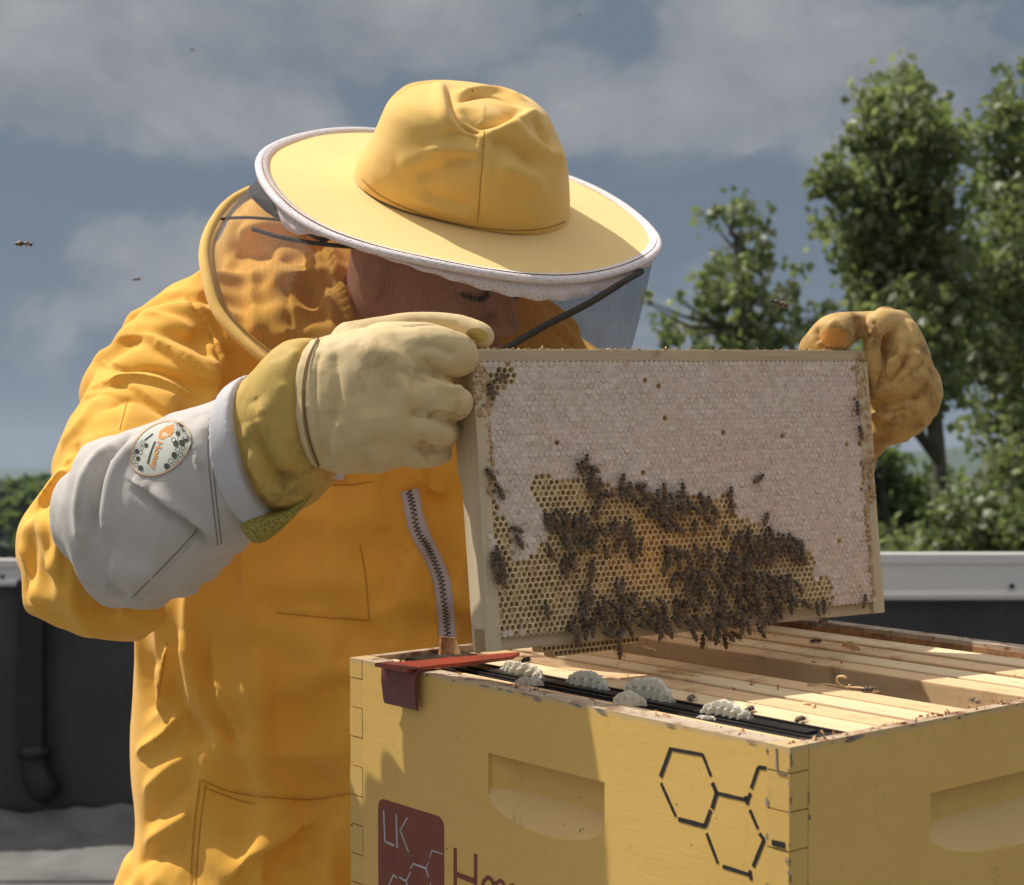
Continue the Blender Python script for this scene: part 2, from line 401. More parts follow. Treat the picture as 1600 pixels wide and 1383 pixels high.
# the tall poplar in the middle right
tree('poplar_tree', 'tall leafy green poplar rising behind the far glove', (1505, 860), [
    (1412, 120, 20, 26), (1400, 160, 45, 35), (1440, 150, 25, 22), (1365, 170, 28, 26), (1350, 210, 30, 30), (1420, 205, 50, 40), (1470, 190, 26, 28), (1390, 250, 60, 40), (1470, 240, 45, 45),
    (1300, 270, 25, 28), (1330, 290, 38, 30), (1300, 250, 14, 16), (1390, 310, 60, 45), (1460, 310, 50, 45), (1350, 350, 60, 26), (1290, 352, 24, 12), (1325, 370, 22, 16), (1400, 370, 55, 40), (1480, 380, 45, 50),
    (1390, 430, 45, 40), (1450, 450, 55, 45), (1400, 480, 50, 40), (1470, 520, 50, 50), (1430, 550, 40, 40), (1520, 470, 30, 50), (1450, 600, 40, 30), (1395, 455, 30, 60),
    (1440, 400, 50, 50), (1520, 560, 35, 50), (1360, 440, 40, 40), (1370, 500, 45, 40), (1340, 400, 34, 30), (1400, 560, 60, 50), (1420, 500, 60, 50)], 17.0, 9500, .108, m_leaf, 'poplar trees beyond the parapet', 3, .15)
tree('poplar_tree', 'leafy poplar cut off by the right edge of the photo', (1600, 860), [
    (1600, 120, 22, 26), (1560, 150, 34, 22), (1595, 180, 40, 40), (1540, 200, 24, 20), (1560, 240, 42, 40), (1610, 260, 50, 50), (1530, 280, 30, 30), (1570, 310, 42, 40), (1620, 340, 60, 50),
    (1545, 370, 40, 45), (1600, 410, 50, 50), (1530, 440, 30, 40), (1570, 480, 45, 45), (1630, 490, 60, 60), (1560, 550, 45, 40), (1610, 590, 60, 50), (1600, 660, 50, 40), (1680, 300, 70, 120), (1680, 520, 70, 120), (1580, 720, 40, 40), (1640, 760, 60, 60), (1530, 520, 50, 60), (1560, 420, 40, 50), (1550, 650, 50, 40)],
    18.5, 8200, .112, m_leaf, 'poplar trees beyond the parapet', 8, .13)
tree('poplar_tree', 'small slender poplar between the hat brim and the tall poplar', (1165, 860), [
    (1150, 330, 30, 14), (1120, 345, 20, 18), (1175, 355, 24, 22), (1120, 400, 24, 28), (1165, 400, 34, 30), (1180, 440, 36, 30), (1130, 440, 36, 30), (1110, 480, 28, 28), (1165, 490, 48, 30),
    (1215, 475, 26, 20), (1245, 425, 14, 16), (1245, 450, 14, 12), (1140, 530, 50, 26), (1200, 525, 40, 26), (1090, 515, 20, 20), (1055, 465, 13, 10), (1035, 500, 16, 18), (1045, 530, 26, 14), (1006, 465, 12, 14), (1285, 490, 18, 14),
    (1260, 515, 30, 20), (1150, 590, 60, 40), (1220, 600, 60, 40), (1110, 640, 50, 40), (1180, 680, 60, 40)], 21.0, 3400, .125, m_leaf, 'poplar trees beyond the parapet', 5, .10)
tree('lime_tree', 'dense dark green tree low beside the right frame edge', (1400, 930), [
    (1370, 740, 60, 40), (1400, 790, 70, 50), (1460, 800, 50, 50), (1350, 820, 60, 50), (1430, 850, 70, 50), (1330, 760, 50, 50), (1490, 840, 50, 50), (1375, 720, 30, 20), (1470, 760, 30, 22)],
    25.0, 5200, .14, m_leafd, None, 12, .2)
tree('willow_bush', 'pale flecked bush just above the white wall cap at right', (1560, 930), [
    (1500, 790, 30, 30), (1560, 780, 50, 45), (1600, 740, 50, 50), (1520, 830, 50, 40), (1580, 850, 60, 40), (1620, 820, 50, 50), (1470, 860, 40, 30), (1420, 870, 60, 26)],
    14.5, 3600, .085, m_leaf, None, 21, .1)
# far tree line beyond the left parapet: one mass of rounded woods
def woods(name, x0, x1, y, top, n, rad, seed, label):
    r = np.random.RandomState(seed); V = []; F = []; T = []; k = 0
    for i in range(n):
        c = np.array((r.uniform(x0, x1), y + r.uniform(-1, 1) * rad * 2, 0)); rr = rad * r.uniform(.6, 1.1); c[2] = GZ + (top - GZ) * r.uniform(.75, 1) - rr
        m_ = 420; d = r.normal(size=(m_, 3)); d /= np.linalg.norm(d, axis=1)[:, None]
        lump = 1 + .25 * vnoise(d, 2.2, i)
        p = c + d * rr * lump[:, None] * (1, 1, 1.1); p = np.concatenate((p, c + d[:120] * rr * (.6, .6, .6) - (0, 0, rr)))
        q = len(p); a = r.normal(size=(q, 3)); b = r.normal(size=(q, 3)); s_ = rr * .17
        V.append(np.stack((p - a * s_, p + b * s_, p + a * s_, p - b * s_), 1).reshape(-1, 3)); T.append(np.repeat(np.clip(r.normal(.4, .22, q), 0, 1), 4))
    V = np.concatenate(V); f = np.arange(len(V)).reshape(-1, 4)
    obj(name, V, f, m_leafd, None, smooth=False, attrs={'tint': np.concatenate(T)}, kind='stuff', label=label, category='trees')
woods('woods', -75, -10, 180, .2, 46, 4.2, 2, 'distant dark tree line beyond the left parapet')
woods('woods', 0, 120, 150, -1.5, 50, 4.5, 4, 'distant woods low behind the poplar trees at right')
# ================================================================== the hive: a tilted box, measured from its near corner
N0 = P(1234, 1168, 1.125)
u_ = np.array((-.8293, 1, .0452)); u_ /= np.linalg.norm(u_)
v_ = np.array((1.1756, 1, .0452)); v_ -= u_ * v_.dot(u_); v_ /= np.linalg.norm(v_)
w_ = np.cross(v_, u_)
HM = Matrix(((v_[0], u_[0], w_[0], N0[0]), (v_[1], u_[1], w_[1], N0[1]), (v_[2], u_[2], w_[2], N0[2]), (0, 0, 0, 1)))
BW, BL, BH, TH = 0.520, 0.506, 0.245, 0.019
CAMP = np.array((0, 0, CZ))
def hit(px, py, o, n):
    d = P(px, py, 1.0) - CAMP; return CAMP + d * (np.dot(o - CAMP, n) / np.dot(d, n))
def onL(px, py): q = hit(px, py, N0, v_) - N0; return q.dot(u_), q.dot(w_)          # left face -> (Y, Z)
def onR(px, py): q = hit(px, py, N0, u_) - N0; return q.dot(v_), q.dot(w_)          # right face -> (X, Z)
def onT(px, py, z=0.0): q = hit(px, py, N0 + w_ * z, w_) - N0; return q.dot(v_), q.dot(u_)   # top -> (X, Y)

def paint(name, c, dark, edge=0.0):
    m_, k, bs, out = material(name)
    oc = k.new('ShaderNodeTexCoord').outputs['Object']
    big = k.noise(oc, 7, 4, 0.6); streak = k.noise(k.mapping(oc, scale=(1, 1, 14)), 9, 5, 0.7)
    c_ = k.mix(k.ramp(k.m('ADD', k.m('MULTIPLY', big, .6), k.m('MULTIPLY', streak, .4)), ((.35, 0), (.68, 1))), c, dark)
    grime = k.ramp(k.noise(oc, 38, 5, .7, .5), ((.60, 0), (.74, 1)))
    c_ = k.mix(k.m('MULTIPLY', grime, .35), c_, (.30, .19, .07))
    sp = k.ramp(k.noise(oc, 130, 2, .5), ((.735, 0), (.76, 1)))
    c_ = k.mix(sp, c_, (.09, .06, .035))
    # worn paint at the rim and the outer corners
    sz = k.new('ShaderNodeSeparateXYZ', i_0=oc).outputs
    rim = k.m('ADD', sz[2], k.m('MULTIPLY', k.noise(oc, 60, 4, .7), .010))
    c_ = k.mix(k.ramp(rim, ((.0030, 0), (.0046, 1))), c_, (.50, .40, .27)) if edge else c_
    k.l.new(c_, bs.inputs['Base Color']); bs.inputs['Roughness'].default_value = .5; bs.inputs['Specular IOR Level'].default_value = .4
    h = k.m('ADD', k.m('MULTIPLY', k.noise(k.mapping(oc, scale=(1, 1, 10)), 30, 5, .6), .7), k.m('MULTIPLY', k.noise(oc, 400, 2), .25))
    bump(k, bs, h, .38, .0006); return m_
m_yel = paint('yellow_paint', (.78, .505, .145), (.71, .445, .118), 1)
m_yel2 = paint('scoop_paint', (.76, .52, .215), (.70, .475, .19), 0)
def wood(name, c1, c2, grain=(1, .045, 1), rough=.75, scale=60, dirt=None):
    m_, k, bs, out = material(name)
    oc = k.new('ShaderNodeTexCoord').outputs['Object']; mp = k.mapping(oc, scale=grain)
    n_ = k.noise(mp, scale, 6, .65, .6); n2_ = k.noise(mp, scale * 5, 3, .5)
    c = k.mix(k.ramp(n_, ((.32, 0), (.70, 1))), c1, c2)
    c = k.mix(k.m('MULTIPLY', k.ramp(n2_, ((.5, 0), (.8, 1))), .35), c, tuple(x * .6 for x in c2))
    if dirt:
        c = k.mix(k.ramp(k.noise(oc, dirt[1], 5, .7, .4), ((dirt[2], 0), (dirt[3], 1))), c, dirt[0])
    k.l.new(c, bs.inputs['Base Color']); bs.inputs['Roughness'].default_value = rough
    bump(k, bs, k.m('ADD', n_, k.m('MULTIPLY', n2_, .4)), .5, .0006); return m_
m_pine = wood('bare_pine', (.80, .56, .32), (.70, .46, .235), dirt=((.40, .22, .10), 30, .54, .70))
m_pine_b = wood('bare_pine_bleached', (.84, .66, .41), (.74, .54, .31), dirt=((.45, .27, .13), 26, .56, .72))
m_pine_r = wood('propolised_pine', (.42, .20, .08), (.55, .32, .15), dirt=((.20, .08, .03), 30, .45, .62))
m_rim = wood('weathered_rim', (.55, .45, .33), (.40, .31, .22), (1, .2, 1), dirt=((.24, .13, .07), 45, .50, .62))
m_rimx = wood('weathered_rim_across', (.55, .42, .27), (.38, .28, .19), (.2, 1, 1), dirt=((.22, .10, .05), 45, .48, .60))
m_endg = paint('end_grain_paint', (.75, .485, .145), (.66, .42, .12), 1)
m_black = simple('black_plastic', (.016, .015, .015), (.03, .028, .026), 30, .38, 200, .0003, dirt=((.20, .17, .14), 35, .60, .72), stretch=(1, .15, 1))
m_combdark = simple('old_comb', (.30, .16, .055), (.18, .09, .03), 60, .7, 200, .002)
def grid_face(ys, zs, depth, flip):
    Y, Z = np.meshgrid(ys, zs); D = depth(Y, Z); i = np.arange(Y.size).reshape(Y.shape)
    f = np.stack((i[:-1, :-1].ravel(), i[:-1, 1:].ravel(), i[1:, 1:].ravel(), i[1:, :-1].ravel()), 1)
    return Y.ravel(), Z.ravel(), D.ravel(), (f if flip else f[:, ::-1])
def lines(a, b, ha, hb, n_in, n_out=6):
    e = .00035
    return np.unique(np.concatenate((np.linspace(a, ha - e, n_out), np.linspace(ha, hb, n_in), np.linspace(hb + e, b, n_out))))
hive = empty('beehive', HM, label='open yellow painted wooden beehive box with black hexagon stencil', category='beehive')
# --- left (long) face with its hand scoop
ya, z1l = onL(763, 1237); yb, _ = onL(944, 1250); _, z0 = onL(763, 1178); _, z1r = onL(943, 1278); _, zt_r = onL(944, 1222); _, zlow = onL(862, 1309)
ylo, yhi = min(ya, yb), max(ya, yb); zt = (z0 + zt_r) / 2; zb1 = (z1l + z1r) / 2
def scoop(s, z, s0, s1, ztop, zband, zdeep, D, low=True):
    D = D * np.clip(((s1 - s) if low else (s - s0)) / .03 + .12, 0, 1) ** .7
    c = (s0 + s1) / 2; hw = (s1 - s0) / 2; tt = np.clip(1 - ((s - c) / (hw * 1.04)) ** 2, 0, 1)
    zarc = zband - (zband - zdeep) * np.sqrt(tt); ins = (s >= s0 - 1e-6) & (s <= s1 + 1e-6) & (z <= ztop + 1e-6)
    d = np.where(z > zband, D, D * np.clip((z - zarc) / np.maximum(zband - zarc, 1e-5), 0, 1))
    return np.where(ins & (z > zarc), d, 0)
FW = .019
Yg, Zg, Dg, fg = grid_face(lines(FW, BL - FW, ylo, yhi, 90), np.unique(np.concatenate((np.linspace(-BH, zlow - .004, 5), np.linspace(zlow - .002, zt, 70), [zt + .00035], np.linspace(zt + .002, 0, 8)))),
                           lambda y, z: scoop(y, z, ylo, yhi, zt, zb1, zlow, .0145), True)
vl = np.stack((Dg, Yg, Zg), 1); nb = len(vl)
mb = MB(); dm_ = Dg[fg].mean(1); zm_ = Zg[fg].mean(1)
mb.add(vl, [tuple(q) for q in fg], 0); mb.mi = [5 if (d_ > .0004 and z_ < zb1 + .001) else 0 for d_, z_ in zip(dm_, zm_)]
mb.add([(0, FW, 0), (0, BL - FW, 0), (TH, BL - FW, 0), (TH, FW, 0)], [(0, 3, 2, 1)], 1)
mb.add([(TH, FW, 0), (TH, BL - FW, 0), (TH, BL - FW, -BH), (TH, FW, -BH)], [(0, 3, 2, 1)], 2)
# corner fingers that belong to this board
rows = [0, -.0172, -.0430, -.0688, -.0946, -.1204, -.1462, -.172, -.1978, -.2236, -BH]
ge = .00045
for k in range(1, len(rows) - 1, 2):
    mb.box(0.0, FW, 0.0002, FW, rows[k + 1] + ge, rows[k] - ge, 3)
    mb.box(0.0, FW, BL - FW, BL - .0002, rows[k + 1] + ge, rows[k] - ge, 3)
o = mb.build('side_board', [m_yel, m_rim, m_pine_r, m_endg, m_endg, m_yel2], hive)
# --- right (short) face
xa, zta = onR(1454, 1240); _, zba = onR(1454, 1296); _, zlo2 = onR(1545, 1325); xb = xa + (BW - 2 * xa)
Xg, Zg, Dg, fg = grid_face(lines(FW, BW - FW, xa, xb, 90), np.unique(np.concatenate((np.linspace(-BH, zlo2 - .004, 5), np.linspace(zlo2 - .002, zta, 70), [zta + .00035], np.linspace(zta + .002, 0, 8)))),
                           lambda y, z: scoop(y, z, xa, xb, zta, zba, zlo2 - .004, .013, False), False)
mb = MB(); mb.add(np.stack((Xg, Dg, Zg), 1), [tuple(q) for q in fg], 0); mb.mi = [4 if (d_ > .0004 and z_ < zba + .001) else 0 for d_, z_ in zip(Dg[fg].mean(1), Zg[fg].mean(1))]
mb.add([(FW, 0, 0), (BW - FW, 0, 0), (BW - FW, .0095, 0), (FW, .0095, 0)], [(0, 1, 2, 3)], 1)
mb.add([(FW, .0095, 0), (BW - FW, .0095, 0), (BW - FW, .0095, -.026), (FW, .0095, -.026)], [(0, 1, 2, 3)], 2)
mb.add([(FW, .0095, -.026), (BW - FW, .0095, -.026), (BW - FW, TH, -.026), (FW, TH, -.026)], [(0, 1, 2, 3)], 2)
mb.add([(FW, TH, -.026), (BW - FW, TH, -.026), (BW - FW, TH, -BH), (FW, TH, -BH)], [(0, 1, 2, 3)], 2)
for k in range(0, len(rows) - 1, 2):
    mb.box(-.0003, FW - ge * 1.6, -.0003, FW, rows[k + 1] + ge, rows[k] - (ge if k else 0), 3)
    mb.box(BW - FW, BW, 0, FW, rows[k + 1] + ge, rows[k] - (ge if k else 0), 3)
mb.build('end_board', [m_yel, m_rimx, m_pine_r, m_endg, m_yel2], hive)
# --- far long board and back short board
mb = MB(); mb.box(BW - TH, BW, FW, BL - FW, -BH, 0, 0); mb.build('side_board', [m_rim], hive)
mb = MB(); mb.box(BW - TH - .0015, BW - TH, FW, BL - FW, -BH, -.004, 0); mb.build('propolis', [m_pine_r], hive, label='reddish propolis along the far inner wall')
mb = MB(); mb.box(FW + .0005, BW - FW, BL - .0095, BL, -BH, 0, 0);
for k in range(0, len(rows) - 1, 2):
    mb.box(-.0003, FW, BL - FW + ge, BL, rows[k + 1] + ge, rows[k] - (ge if k else 0), 1); mb.box(BW - FW, BW, BL - FW, BL, rows[k + 1] + ge, rows[k] - (ge if k else 0), 1)
mb.box(FW, BW - FW, BL - TH, BL - .0095, -BH, -.026, 0)
mb.build('end_board', [m_rimx, m_endg], hive)
mb = MB(); mb.box(FW, BW - FW, TH, BL - TH, -BH, -BH + .003); mb.build('bottom_board', m_combdark, hive)
# --- stencils
m_blk = simple('stencil_black', (.022, .019, .018), (.035, .03, .028), 120, .6, 600, .0002, dirt=((.25, .16, .06), 150, .66, .74))
m_red = simple('stencil_oxide', (.235, .070, .042), (.20, .058, .036), 40, .55, 300, .0002, dirt=((.40, .2, .08), 120, .68, .76))
m_wht = simple('stencil_white', (.52, .52, .53), (.40, .38, .38), 150, .6, 300, .0002)
def stroke(mb, pts, wpx, face, off, jit=.25):
    """flat painted bar strokes on a face; wpx in photo pixels"""
    q = [np.array(face(*p)) for p in pts]
    for a, b in zip(q[:-1], q[1:]):
        d = b - a; L_ = np.linalg.norm(d); d /= L_; nrm = np.array((-d[1], d[0])); w = wpx / 2400. / 2
        n = 5; top = []; bot = []
        for i in range(n + 1):
            c = a + d * L_ * i / n; e = 1 + rnd.uniform(-jit, jit) * .4
            top.append(c + nrm * w * e); bot.append(c - nrm * w * e)
        ring = top + bot[::-1]; m_ = len(ring)
        v = [(-off, y, z) for y, z in ring] + [(0.0001, y, z) for y, z in ring]
        mb.add(v, [tuple(range(m_)), *[(i, m_ + i, m_ + (i + 1) % m_, (i + 1) % m_) for i in range(m_)]])
def c6(*p): return [(x / 2.667 + 1000, y / 2.667 + 940) for x, y in p]
def c3(*p): return [(x / 5.333 + 560, y / 5.333 + 1200) for x, y in p]
mb = MB()
for seg, w in ((c6((130, 610), (86, 730)), 8), (c6((128, 614), (262, 638), (296, 726)), 6), (c6((88, 756), (150, 895)), 6), (c6((160, 906), (272, 936), (295, 868)), 8), (c6((302, 755), (320, 797), (301, 862)), 8),
               (c6((316, 797), (450, 828), (461, 798)), 6), (c6((464, 778), (494, 690), (527, 694)), 6), (c6((458, 868), (492, 946)), 6), (c6((498, 966), (518, 992), (472, 1104)), 7), (c6((278, 965), (325, 1090)), 6),
               (c6((345, 1103), (462, 1140)), 6), (c6((458, 1120), (464, 1160)), 7), (c6((440, 810), (450, 845)), 7), (c6((552, 1003), (606, 1016)), 9)):
    stroke(mb, seg, w, onL, .0004 if seg[0][0] < 1205 else .0009)
o = mb.build('hexagon_stencil', m_blk, hive, label='black molecule like double hexagon stencil')
tl = c3((165, 245), (716, 395)); A = np.array(onL(591, 1247)); B = np.array(onL(694, 1276)); y0, y1 = B[0], A[0]; zt_ = (A[1] + B[1]) / 2 ; rr = .0085
ring = []
for (cy, cz, a0) in ((y1 - rr, zt_ - rr, 0), (y0 + rr, zt_ - rr, 90), (y0 + rr, zt_ - .095, 180), (y1 - rr, zt_ - .095, 270)):
    for k in range(7): a = R(a0 + 15 * k); ring.append((cy + rr * math.cos(a), cz + rr * math.sin(a) + (rnd.uniform(-.0004, .0004))))
n = len(ring)
obj('logo_panel', [(-.0003, y, z) for y, z in ring] + [(.0001, y, z) for y, z in ring], [tuple(range(n))] + [(i, n + i, n + (i + 1) % n, (i + 1) % n) for i in range(n)], m_red, hive, smooth=False, label='oxide red rounded panel')
mb = MB()
for seg, w in ((c3((215, 350), (226, 612), (300, 645)), 4.5), (c3((320, 385), (327, 665)), 4.5), (c3((412, 415), (352, 520), (422, 700)), 3.5), (c3((440, 835), (462, 797), (567, 836), (590, 910)), 3.6), (c3((567, 836), (590, 782)), 2.2),
               (c3((600, 745), (616, 688), (706, 716)), 2.6), (c3((438, 868), (402, 943), (345, 910)), 3.6), (c3((402, 943), (414, 985), (395, 1050)), 3.2), (c3((325, 915), (296, 888), (258, 980), (300, 1080), (395, 1050)), 3.2), (c3((606, 955), (604, 1010)), 2.2)):
    stroke(mb, seg, w, onL, .0007)
mb.build('lettering', m_wht, hive, label='whitish letters LK above a molecule sketch')
mb = MB()
for seg, w in ((c3((808, 668), (808, 1100)), 9), (c3((978, 716), (978, 1100)), 9), (c3((815, 885), (975, 945)), 10), (c3((1030, 1010), (1045, 940), (1085, 908), (1120, 940), (1130, 1020)), 8),
               (c3((1150, 1060), (1150, 945)), 8), (c3((1152, 960), (1180, 935), (1215, 960), (1220, 1060)), 7), (c3((1240, 1040), (1262, 985), (1300, 975)), 7)):
    stroke(mb, seg, w, onL, .0005)
mb.build('lettering', m_red, hive, label='oxide red word Honey cut by the photo edge')
# chipped paint along the box edges
m_chip = wood('chipped_wood', (.36, .29, .21), (.16, .13, .11), scale=90); m_chipb = simple('old_blue_paint', (.16, .19, .26), (.30, .30, .30), 200, .6); rc = np.random.RandomState(31)
for mt, n_ in ((m_chip, 46), (m_chipb, 14)):
    mb = MB()
    for i in range(n_):
        k = rc.randint(0, 4); t_ = rc.rand()
        if k == 0: c, nx_ = (0, FW * rc.choice((0.02, 1.0)) + rc.normal() * .0006, -t_ * .15), 0
        elif k == 1: c, nx_ = (FW * rc.choice((.04, 1.0)) + rc.normal() * .0006, 0, -t_ * .15), 1
        elif k == 2: c, nx_ = (0, .02 + t_ * .47, -abs(rc.normal()) * .0015), 0
        else: c, nx_ = (.02 + t_ * .45, 0, -abs(rc.normal()) * .0012), 1
        a_, b_ = (rc.uniform(.0006, .0016), rc.uniform(.0012, .0045)) if k < 2 else (rc.uniform(.002, .008), rc.uniform(.0006, .0014)); q = []
        for an in np.linspace(0, 2 * math.pi, 8)[:-1]:
            d1, d2 = math.cos(an) * a_ * rc.uniform(.5, 1.2), math.sin(an) * b_ * rc.uniform(.5, 1.2); z_ = min(-.0002, c[2] + d2)
            q.append((-.00065, c[1] + d1, z_) if nx_ == 0 else (c[0] + d1, -.00065, z_))
        mb.add(q, [tuple(range(7))])
    mb.build('paint_chips', mt, hive, kind='stuff')
mb = MB(); stroke(mb, [(1214, 1169), (1215, 1206)], 3.2, onL, .0008); stroke(mb, [(1216, 1207), (1230, 1210)], 2, onL, .0008); mb.build('open_joint', m_chip, hive)
# --- lower boxes and stand down to the roof
zr = -(N0[2]) / w_[2]
mb = MB(); mb.box(-.001, BW + .001, -.001, BL + .001, -BH * 2 - .001, -BH - .001, bev=.002); mb.build('lower_box', m_yel, hive)
mb = MB(); mb.box(-.001, BW + .001, -.001, BL + .001, -BH * 3 - .002, -BH * 2 - .002, bev=.002); mb.build('lower_box', m_yel, hive)
for x in (.05, BW - .05):
    for y in (.05, BL - .05): MB().box(x - .03, x + .03, y - .03, y + .03, zr - .03, -BH * 3 - .003).build('stand_leg', m_pine, hive)

# --- frames hanging in the box
def xbar(x0, x1, mat_, label, top=-.005, y0=.0105, y1=BL - .0105, black=False, thick=.019):
    t = empty('brood_comb', HM @ Matrix.Translation(((x0 + x1) / 2, 0, 0)), label=label, category='hive frame', group='frames hanging in the open hive')
    h = (x1 - x0) / 2; mb = MB()
    mb.box(-h, h, y0, y1, top - thick, top, bev=.0012)
    if black:
        mb.box(-h * .35, h * .35, y0 + .03, y1 - .03, top + .0001, top + .0022, bev=.0008); mb.box(-h + .0015, -h + .004, y0, y1, top + .0001, top + .0018); mb.box(h - .004, h - .0015, y0, y1, top + .0001, top + .0018)
    mb.build('top_bar', mat_, t)
    mb = MB()
    for y in (y0 + .012, y1 - .022): MB().box(-h, h, y, y + .0095, -.23, top - thick - .0002).build('end_bar', mat_, t)
    mb = MB(); mb.box(-min(.012, h * .9), min(.012, h * .9), y0 + .022, y1 - .0225, -.222, top - thick - .0003); mb.build('comb', m_combdark, t)
    return t
bars = [(.0225, .041, m_pine, 'narrow pine strip frame between yellow box wall and black frame', -.004),
        (.052, .088, m_black, 'black plastic frame with white wax lumps on its bar', -.006),
        (.096, .1275, m_pine_b, 'first pale pine frame next to the black frame', -.006),
        (.135, .165, m_pine, 'second pine frame counted from the black frame', -.007),
        (.172, .2015, m_pine_b, 'third pine frame from the black frame, one short of the gap', -.0065),
        (.209, .238, m_pine, 'pine frame just before the empty gap, with a curl of wax', -.007),
        (.314, .345, m_pine, 'pine frame just behind the empty gap, its side showing', -.006),
        (.355, .388, m_pine_b, 'middle one of three pine frames behind the gap', -.0065),
        (.398, .432, m_pine, 'second farthest pine frame, next to the last one', -.006), (.445, .480, m_pine_b, 'farthest pine frame beside the propolis stained wall', -.006)]
hf = [xbar(a, b, m_, lab, z, black=(m_ is m_black), thick=.030 if a == .314 else .019) for a, b, m_, lab, z in bars]

# --- white burr comb
m_wax = simple('fresh_wax', (.90, .88, .80), (.84, .80, .68), 120, .45, 500, .0004, sss=.25)
_t = m_wax.node_tree; _k = NT(_t); _b = [n for n in _t.nodes if n.type == 'BSDF_PRINCIPLED'][0]; _o = [n for n in _t.nodes if n.type == 'OUTPUT_MATERIAL'][0]
_tr = _k.new('ShaderNodeBsdfTranslucent', i_Color=(.86, .83, .70, 1)); _mx = _k.new('ShaderNodeMixShader', i_0=.4); _k.l.new(_b.outputs[0], _mx.inputs[1]); _k.l.new(_tr.outputs[0], _mx.inputs[2]); _k.l.new(_mx.outputs[0], _o.inputs[0])
m_waxy = simple('old_wax', (.74, .55, .30), (.62, .42, .20), 160, .5, 500, .0004)
def burr(parent, pts_px, ztop, h, n_cells, thick=.007, mat_=m_wax, seed=0, x0=0, rows_=2, label=None):
    """a scrap of comb standing along a line: fluted cell walls with a ragged top"""
    r = np.random.RandomState(seed); (ax, ay), (bx, by) = [np.array(onT(p[0], p[1], ztop)) for p in pts_px]
    L_ = math.hypot(bx - ax, by - ay); ns, nt = n_cells * 8, 12; v = []
    jag = np.interp(np.linspace(0, 1, ns + 1), np.linspace(0, 1, n_cells + 1), r.uniform(.72, 1.0, n_cells + 1)) + r.normal(size=ns + 1) * .03
    d = np.array((bx - ax, by - ay)) / L_; nn = np.array((-d[1], d[0]))
    for side in (-1, 1):
        for j in range(nt + 1):
            for i in range(ns + 1):
                s_ = i / ns; t_ = j / nt; prof = (math.sin(math.pi * min(1, max(0, s_ * .94 + .03)))) ** .45
                rib = abs(math.sin(math.pi * (s_ * n_cells + (0.5 if t_ > .55 and rows_ > 1 else 0))))
                th = thick * (.10 + .90 * (1 - rib ** .8)) * (1 - .45 * t_) + .0005
                und = .0015 * math.sin(s_ * 9 + seed)
                q = np.array((ax, ay)) + d * s_ * L_ + nn * (side * th * .5 * prof ** .5 + und)
                z = ztop - .0004 + h * t_ * prof * jag[i]
                v.append((q[0] - x0, q[1], z))
    m_ = (ns + 1) * (nt + 1); f = []
    for side in (0, 1):
        for j in range(nt):
            for i in range(ns):
                a = side * m_ + j * (ns + 1) + i; q = (a, a + 1, a + ns + 2, a + ns + 1); f.append(q if side == 0 else q[::-1])
    for i in range(ns): a = nt * (ns + 1) + i; f.append((a, a + 1, m_ + a + 1, m_ + a))
    for i in (0, ns):
        for j in range(nt): a = j * (ns + 1) + i; f.append((a, a + ns + 1, m_ + a + ns + 1, m_ + a))
    o = obj('burr_comb', v, f, mat_, parent, smooth=True)
    if label: o['label'] = label
    return o
bk = hf[1]; bx0 = .070
burr(bk, ((784, 1046), (848, 1061)), -.004, .0135, 6, .012, seed=1, x0=bx0)
burr(bk, ((886, 1066), (952, 1079)), -.004, .0150, 6, .011, seed=2, x0=bx0)
burr(bk, ((978, 1084), (1052, 1098)), -.004, .0185, 6, .013, seed=3, x0=bx0)
burr(bk, ((1100, 1112), (1172, 1124)), -.004, .0115, 6, .012, seed=4, x0=bx0)
w0 = hf[0]; wx = .03175
burr(w0, ((806, 1068), (848, 1071)), -.0035, .0075, 4, .006, seed=5, x0=wx); burr(w0, ((958, 1100), (1010, 1103)), -.0035, .0125, 4, .005, seed=6, x0=wx)
burr(w0, ((1088, 1121), (1118, 1124)), -.0035, .003, 3, .005, seed=7, x0=wx)
for px, py, k, s_, h_, par, xx in ((1060, 1052, 4, 60, .004, hf[3], .15), (1330, 1012, 3, 24, .008, hf[7], .3715), (1400, 993, 4, 36, .005, hf[8], .415), (1010, 1012, 3, 30, .003, hf[6], .3295), (1265, 1100, 3, 20, .002, hf[3], .15)):
    burr(par, ((px - s_ / 2, py - 3), (px + s_ / 2, py + 5)), -.0062, h_, k, .005, m_waxy, seed=px, x0=xx)
# curls of wax thread standing on the bar beside the gap
mb = MB(); c = np.array(onT(1322, 1075, -.006))
pts = [(c[0] - .2235 + .006 * math.cos(a) * .6 - .004, c[1] + .006 * math.sin(a), -.0055 + .005 * (1 - math.cos(a * .9))) for a in np.linspace(-1.2, 4.2, 14)]
mb.tube(pts, .0011, 6); mb.tube([(c[0] - .2235 - .012, c[1] + .03, -.006), (c[0] - .2235 - .006, c[1] + .012, -.004), (c[0] - .2235, c[1], -.0055), (c[0] - .2235 + .003, c[1] - .012, -.0045), (c[0] - .2235 + .004, c[1] - .03, -.006)], .0009, 5)
mb.build('wax_curl', m_waxy, hf[5], smooth=True)
